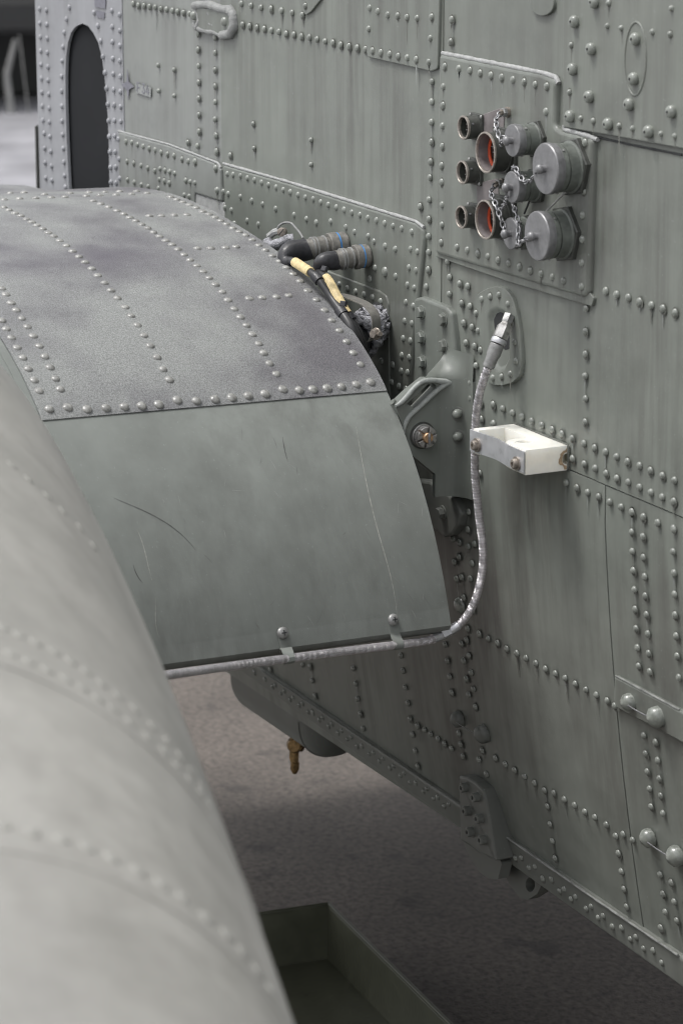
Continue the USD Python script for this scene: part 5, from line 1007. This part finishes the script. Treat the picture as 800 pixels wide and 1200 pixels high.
pod_row([(4, 968), (38, 976), (72, 984), (103, 994), (131, 1006), (162, 1021), (189, 1037), (214, 1053), (241, 1076), (265, 1096), (283, 1116), (300, 1137), (316, 1160)], r=0.0058, h=0.0020)
def pod_lap(px, w=0.0016):
    q = pod_hit(*px)
    if q:
        s_ = q[2]; th = np.linspace(0, 2 * np.pi, 121); r = float(prad(s_)); part(POD, 'skin_lap', tube([A0 + pax * s_ + (r - w * 0.2) * (math.cos(x) * pu + math.sin(x) * pv) for x in th], w, 6), M['pod'], smooth=60)
pod_lap((60, 803), 0.0014); pod_lap((20, 1000), 0.0012)

# ------------------------------------------------------------------ drip tray on the ground
zr = 0.095
c0 = on_z(385, 1061, zr); c1_ = on_z(524, 1199, zr); c2_ = on_z(310, 1074.5, zr)
e1 = c1_ - c0; e1[2] = 0; e1 /= np.linalg.norm(e1); e2 = c2_ - c0; e2[2] = 0; e2 -= e1 * (e1 @ e2); e2 /= np.linalg.norm(e2)
TR = thing('drip_tray', 'dark olive sheet metal drip tray lying on the asphalt', 'tray', (c0 + e1 * 0.4 + e2 * 0.22) * A([1, 1, 0]))
Lx, Ly, tk = 0.85, 0.46, 0.0035; og = A([c0[0], c0[1], 0.002])
def tq(x, y, z): return og + e1 * x + e2 * y + A([0, 0, z])
def tbox(x0, x1, y0, y1, z0, z1):
    ez = np.cross(e1, e2); sgn = 1 if ez[2] > 0 else -1
    if sgn > 0: return solid([(x0, y0), (x1, y0), (x1, y1), (x0, y1)], og + A([0, 0, z0]), e1, e2, z1 - z0, 0.0006)
    return solid([(y0, x0), (y1, x0), (y1, x1), (y0, x1)], og + A([0, 0, z0]), e2, e1, z1 - z0, 0.0006)
part(TR, 'tray_floor', tbox(tk, Lx - tk, tk, Ly - tk, 0.0, tk), M['tray'], smooth=False)
for q in ((0, Lx, 0, tk), (0, Lx, Ly - tk, Ly), (0, tk, tk, Ly - tk), (Lx - tk, Lx, tk, Ly - tk)):
    w_ = part(TR, 'tray_wall', tbox(*q, 0.0, zr - 0.002), M['tray'], smooth=False)
rim_pts = [tq(0, 0, zr), tq(Lx, 0, zr), tq(Lx, Ly, zr), tq(0, Ly, zr), tq(0, 0, zr)]
part(TR, 'rolled_rim', tube(resample(rim_pts, 80), 0.0034, 8), M['tray'], smooth=60)

# ------------------------------------------------------------------ what stands far behind, out of focus
gp = on_z(22, 140, 0); fwd = gp - CAM; fwd[2] = 0; fwd /= np.linalg.norm(fwd); rgt = A([-fwd[1], fwd[0], 0]) * -1
VH = thing('parked_vehicle', 'black parked vehicle far behind the fuselage, out of focus', 'vehicle', gp)
def vb_(f0, f1, r0, r1, z0, z1, bev=0.03): return solid([(r0, f0), (r1, f0), (r1, f1), (r0, f1)], gp + A([0, 0, z0]), rgt, fwd, z1 - z0, bev)
part(VH, 'body', fixn(vb_(0.5, 4.5, -3.2, 3.0, 0.46, 2.6, 0.08)), M['vehicle'], smooth=20)
part(VH, 'bumper', fixn(vb_(0.30, 0.5, -3.0, 2.8, 0.40, 0.58, 0.03)), M['tyre'], smooth=20)
part(VH, 'skirt', fixn(vb_(0.9, 1.1, -3.0, 2.8, 0.02, 0.5, 0.02)), M['vehicle'], smooth=20)  # added dark panel standing for the shadow beneath the body
for r0 in (-2.2, -1.2, 0.9, 2.2):
    part(VH, 'wheel', lathe([(0, -0.14), (0.30, -0.14), (0.40, -0.10), (0.40, 0.10), (0.30, 0.14), (0, 0.14)], gp + fwd * 0.7 + rgt * r0 + A([0, 0, 0.4]), rgt, 28), M['tyre'], smooth=35)
pb_ = on_z(14, 136, 0.02)
obj('prop_stand', cat([tube(resample([on_z(13.5, 133, 0.0) + A([0, 0, 0.0]), on_z(13.5, 133, 0.0) + rgt * -0.02 + A([0, 0, 0.2]), on_z(13.5, 133, 0) + rgt * 0.03 + A([0, 0, 0.38])], 14), np.linspace(0.024, 0.014, 14), 10), tube(resample([on_z(13.5, 133, 0) + rgt * 0.05 + A([0, 0, 0.40]), on_z(34, 136, 0.0)], 10), 0.004, 6)]), M['prop'], 'pale slanting prop beneath the black parked vehicle', 'prop')
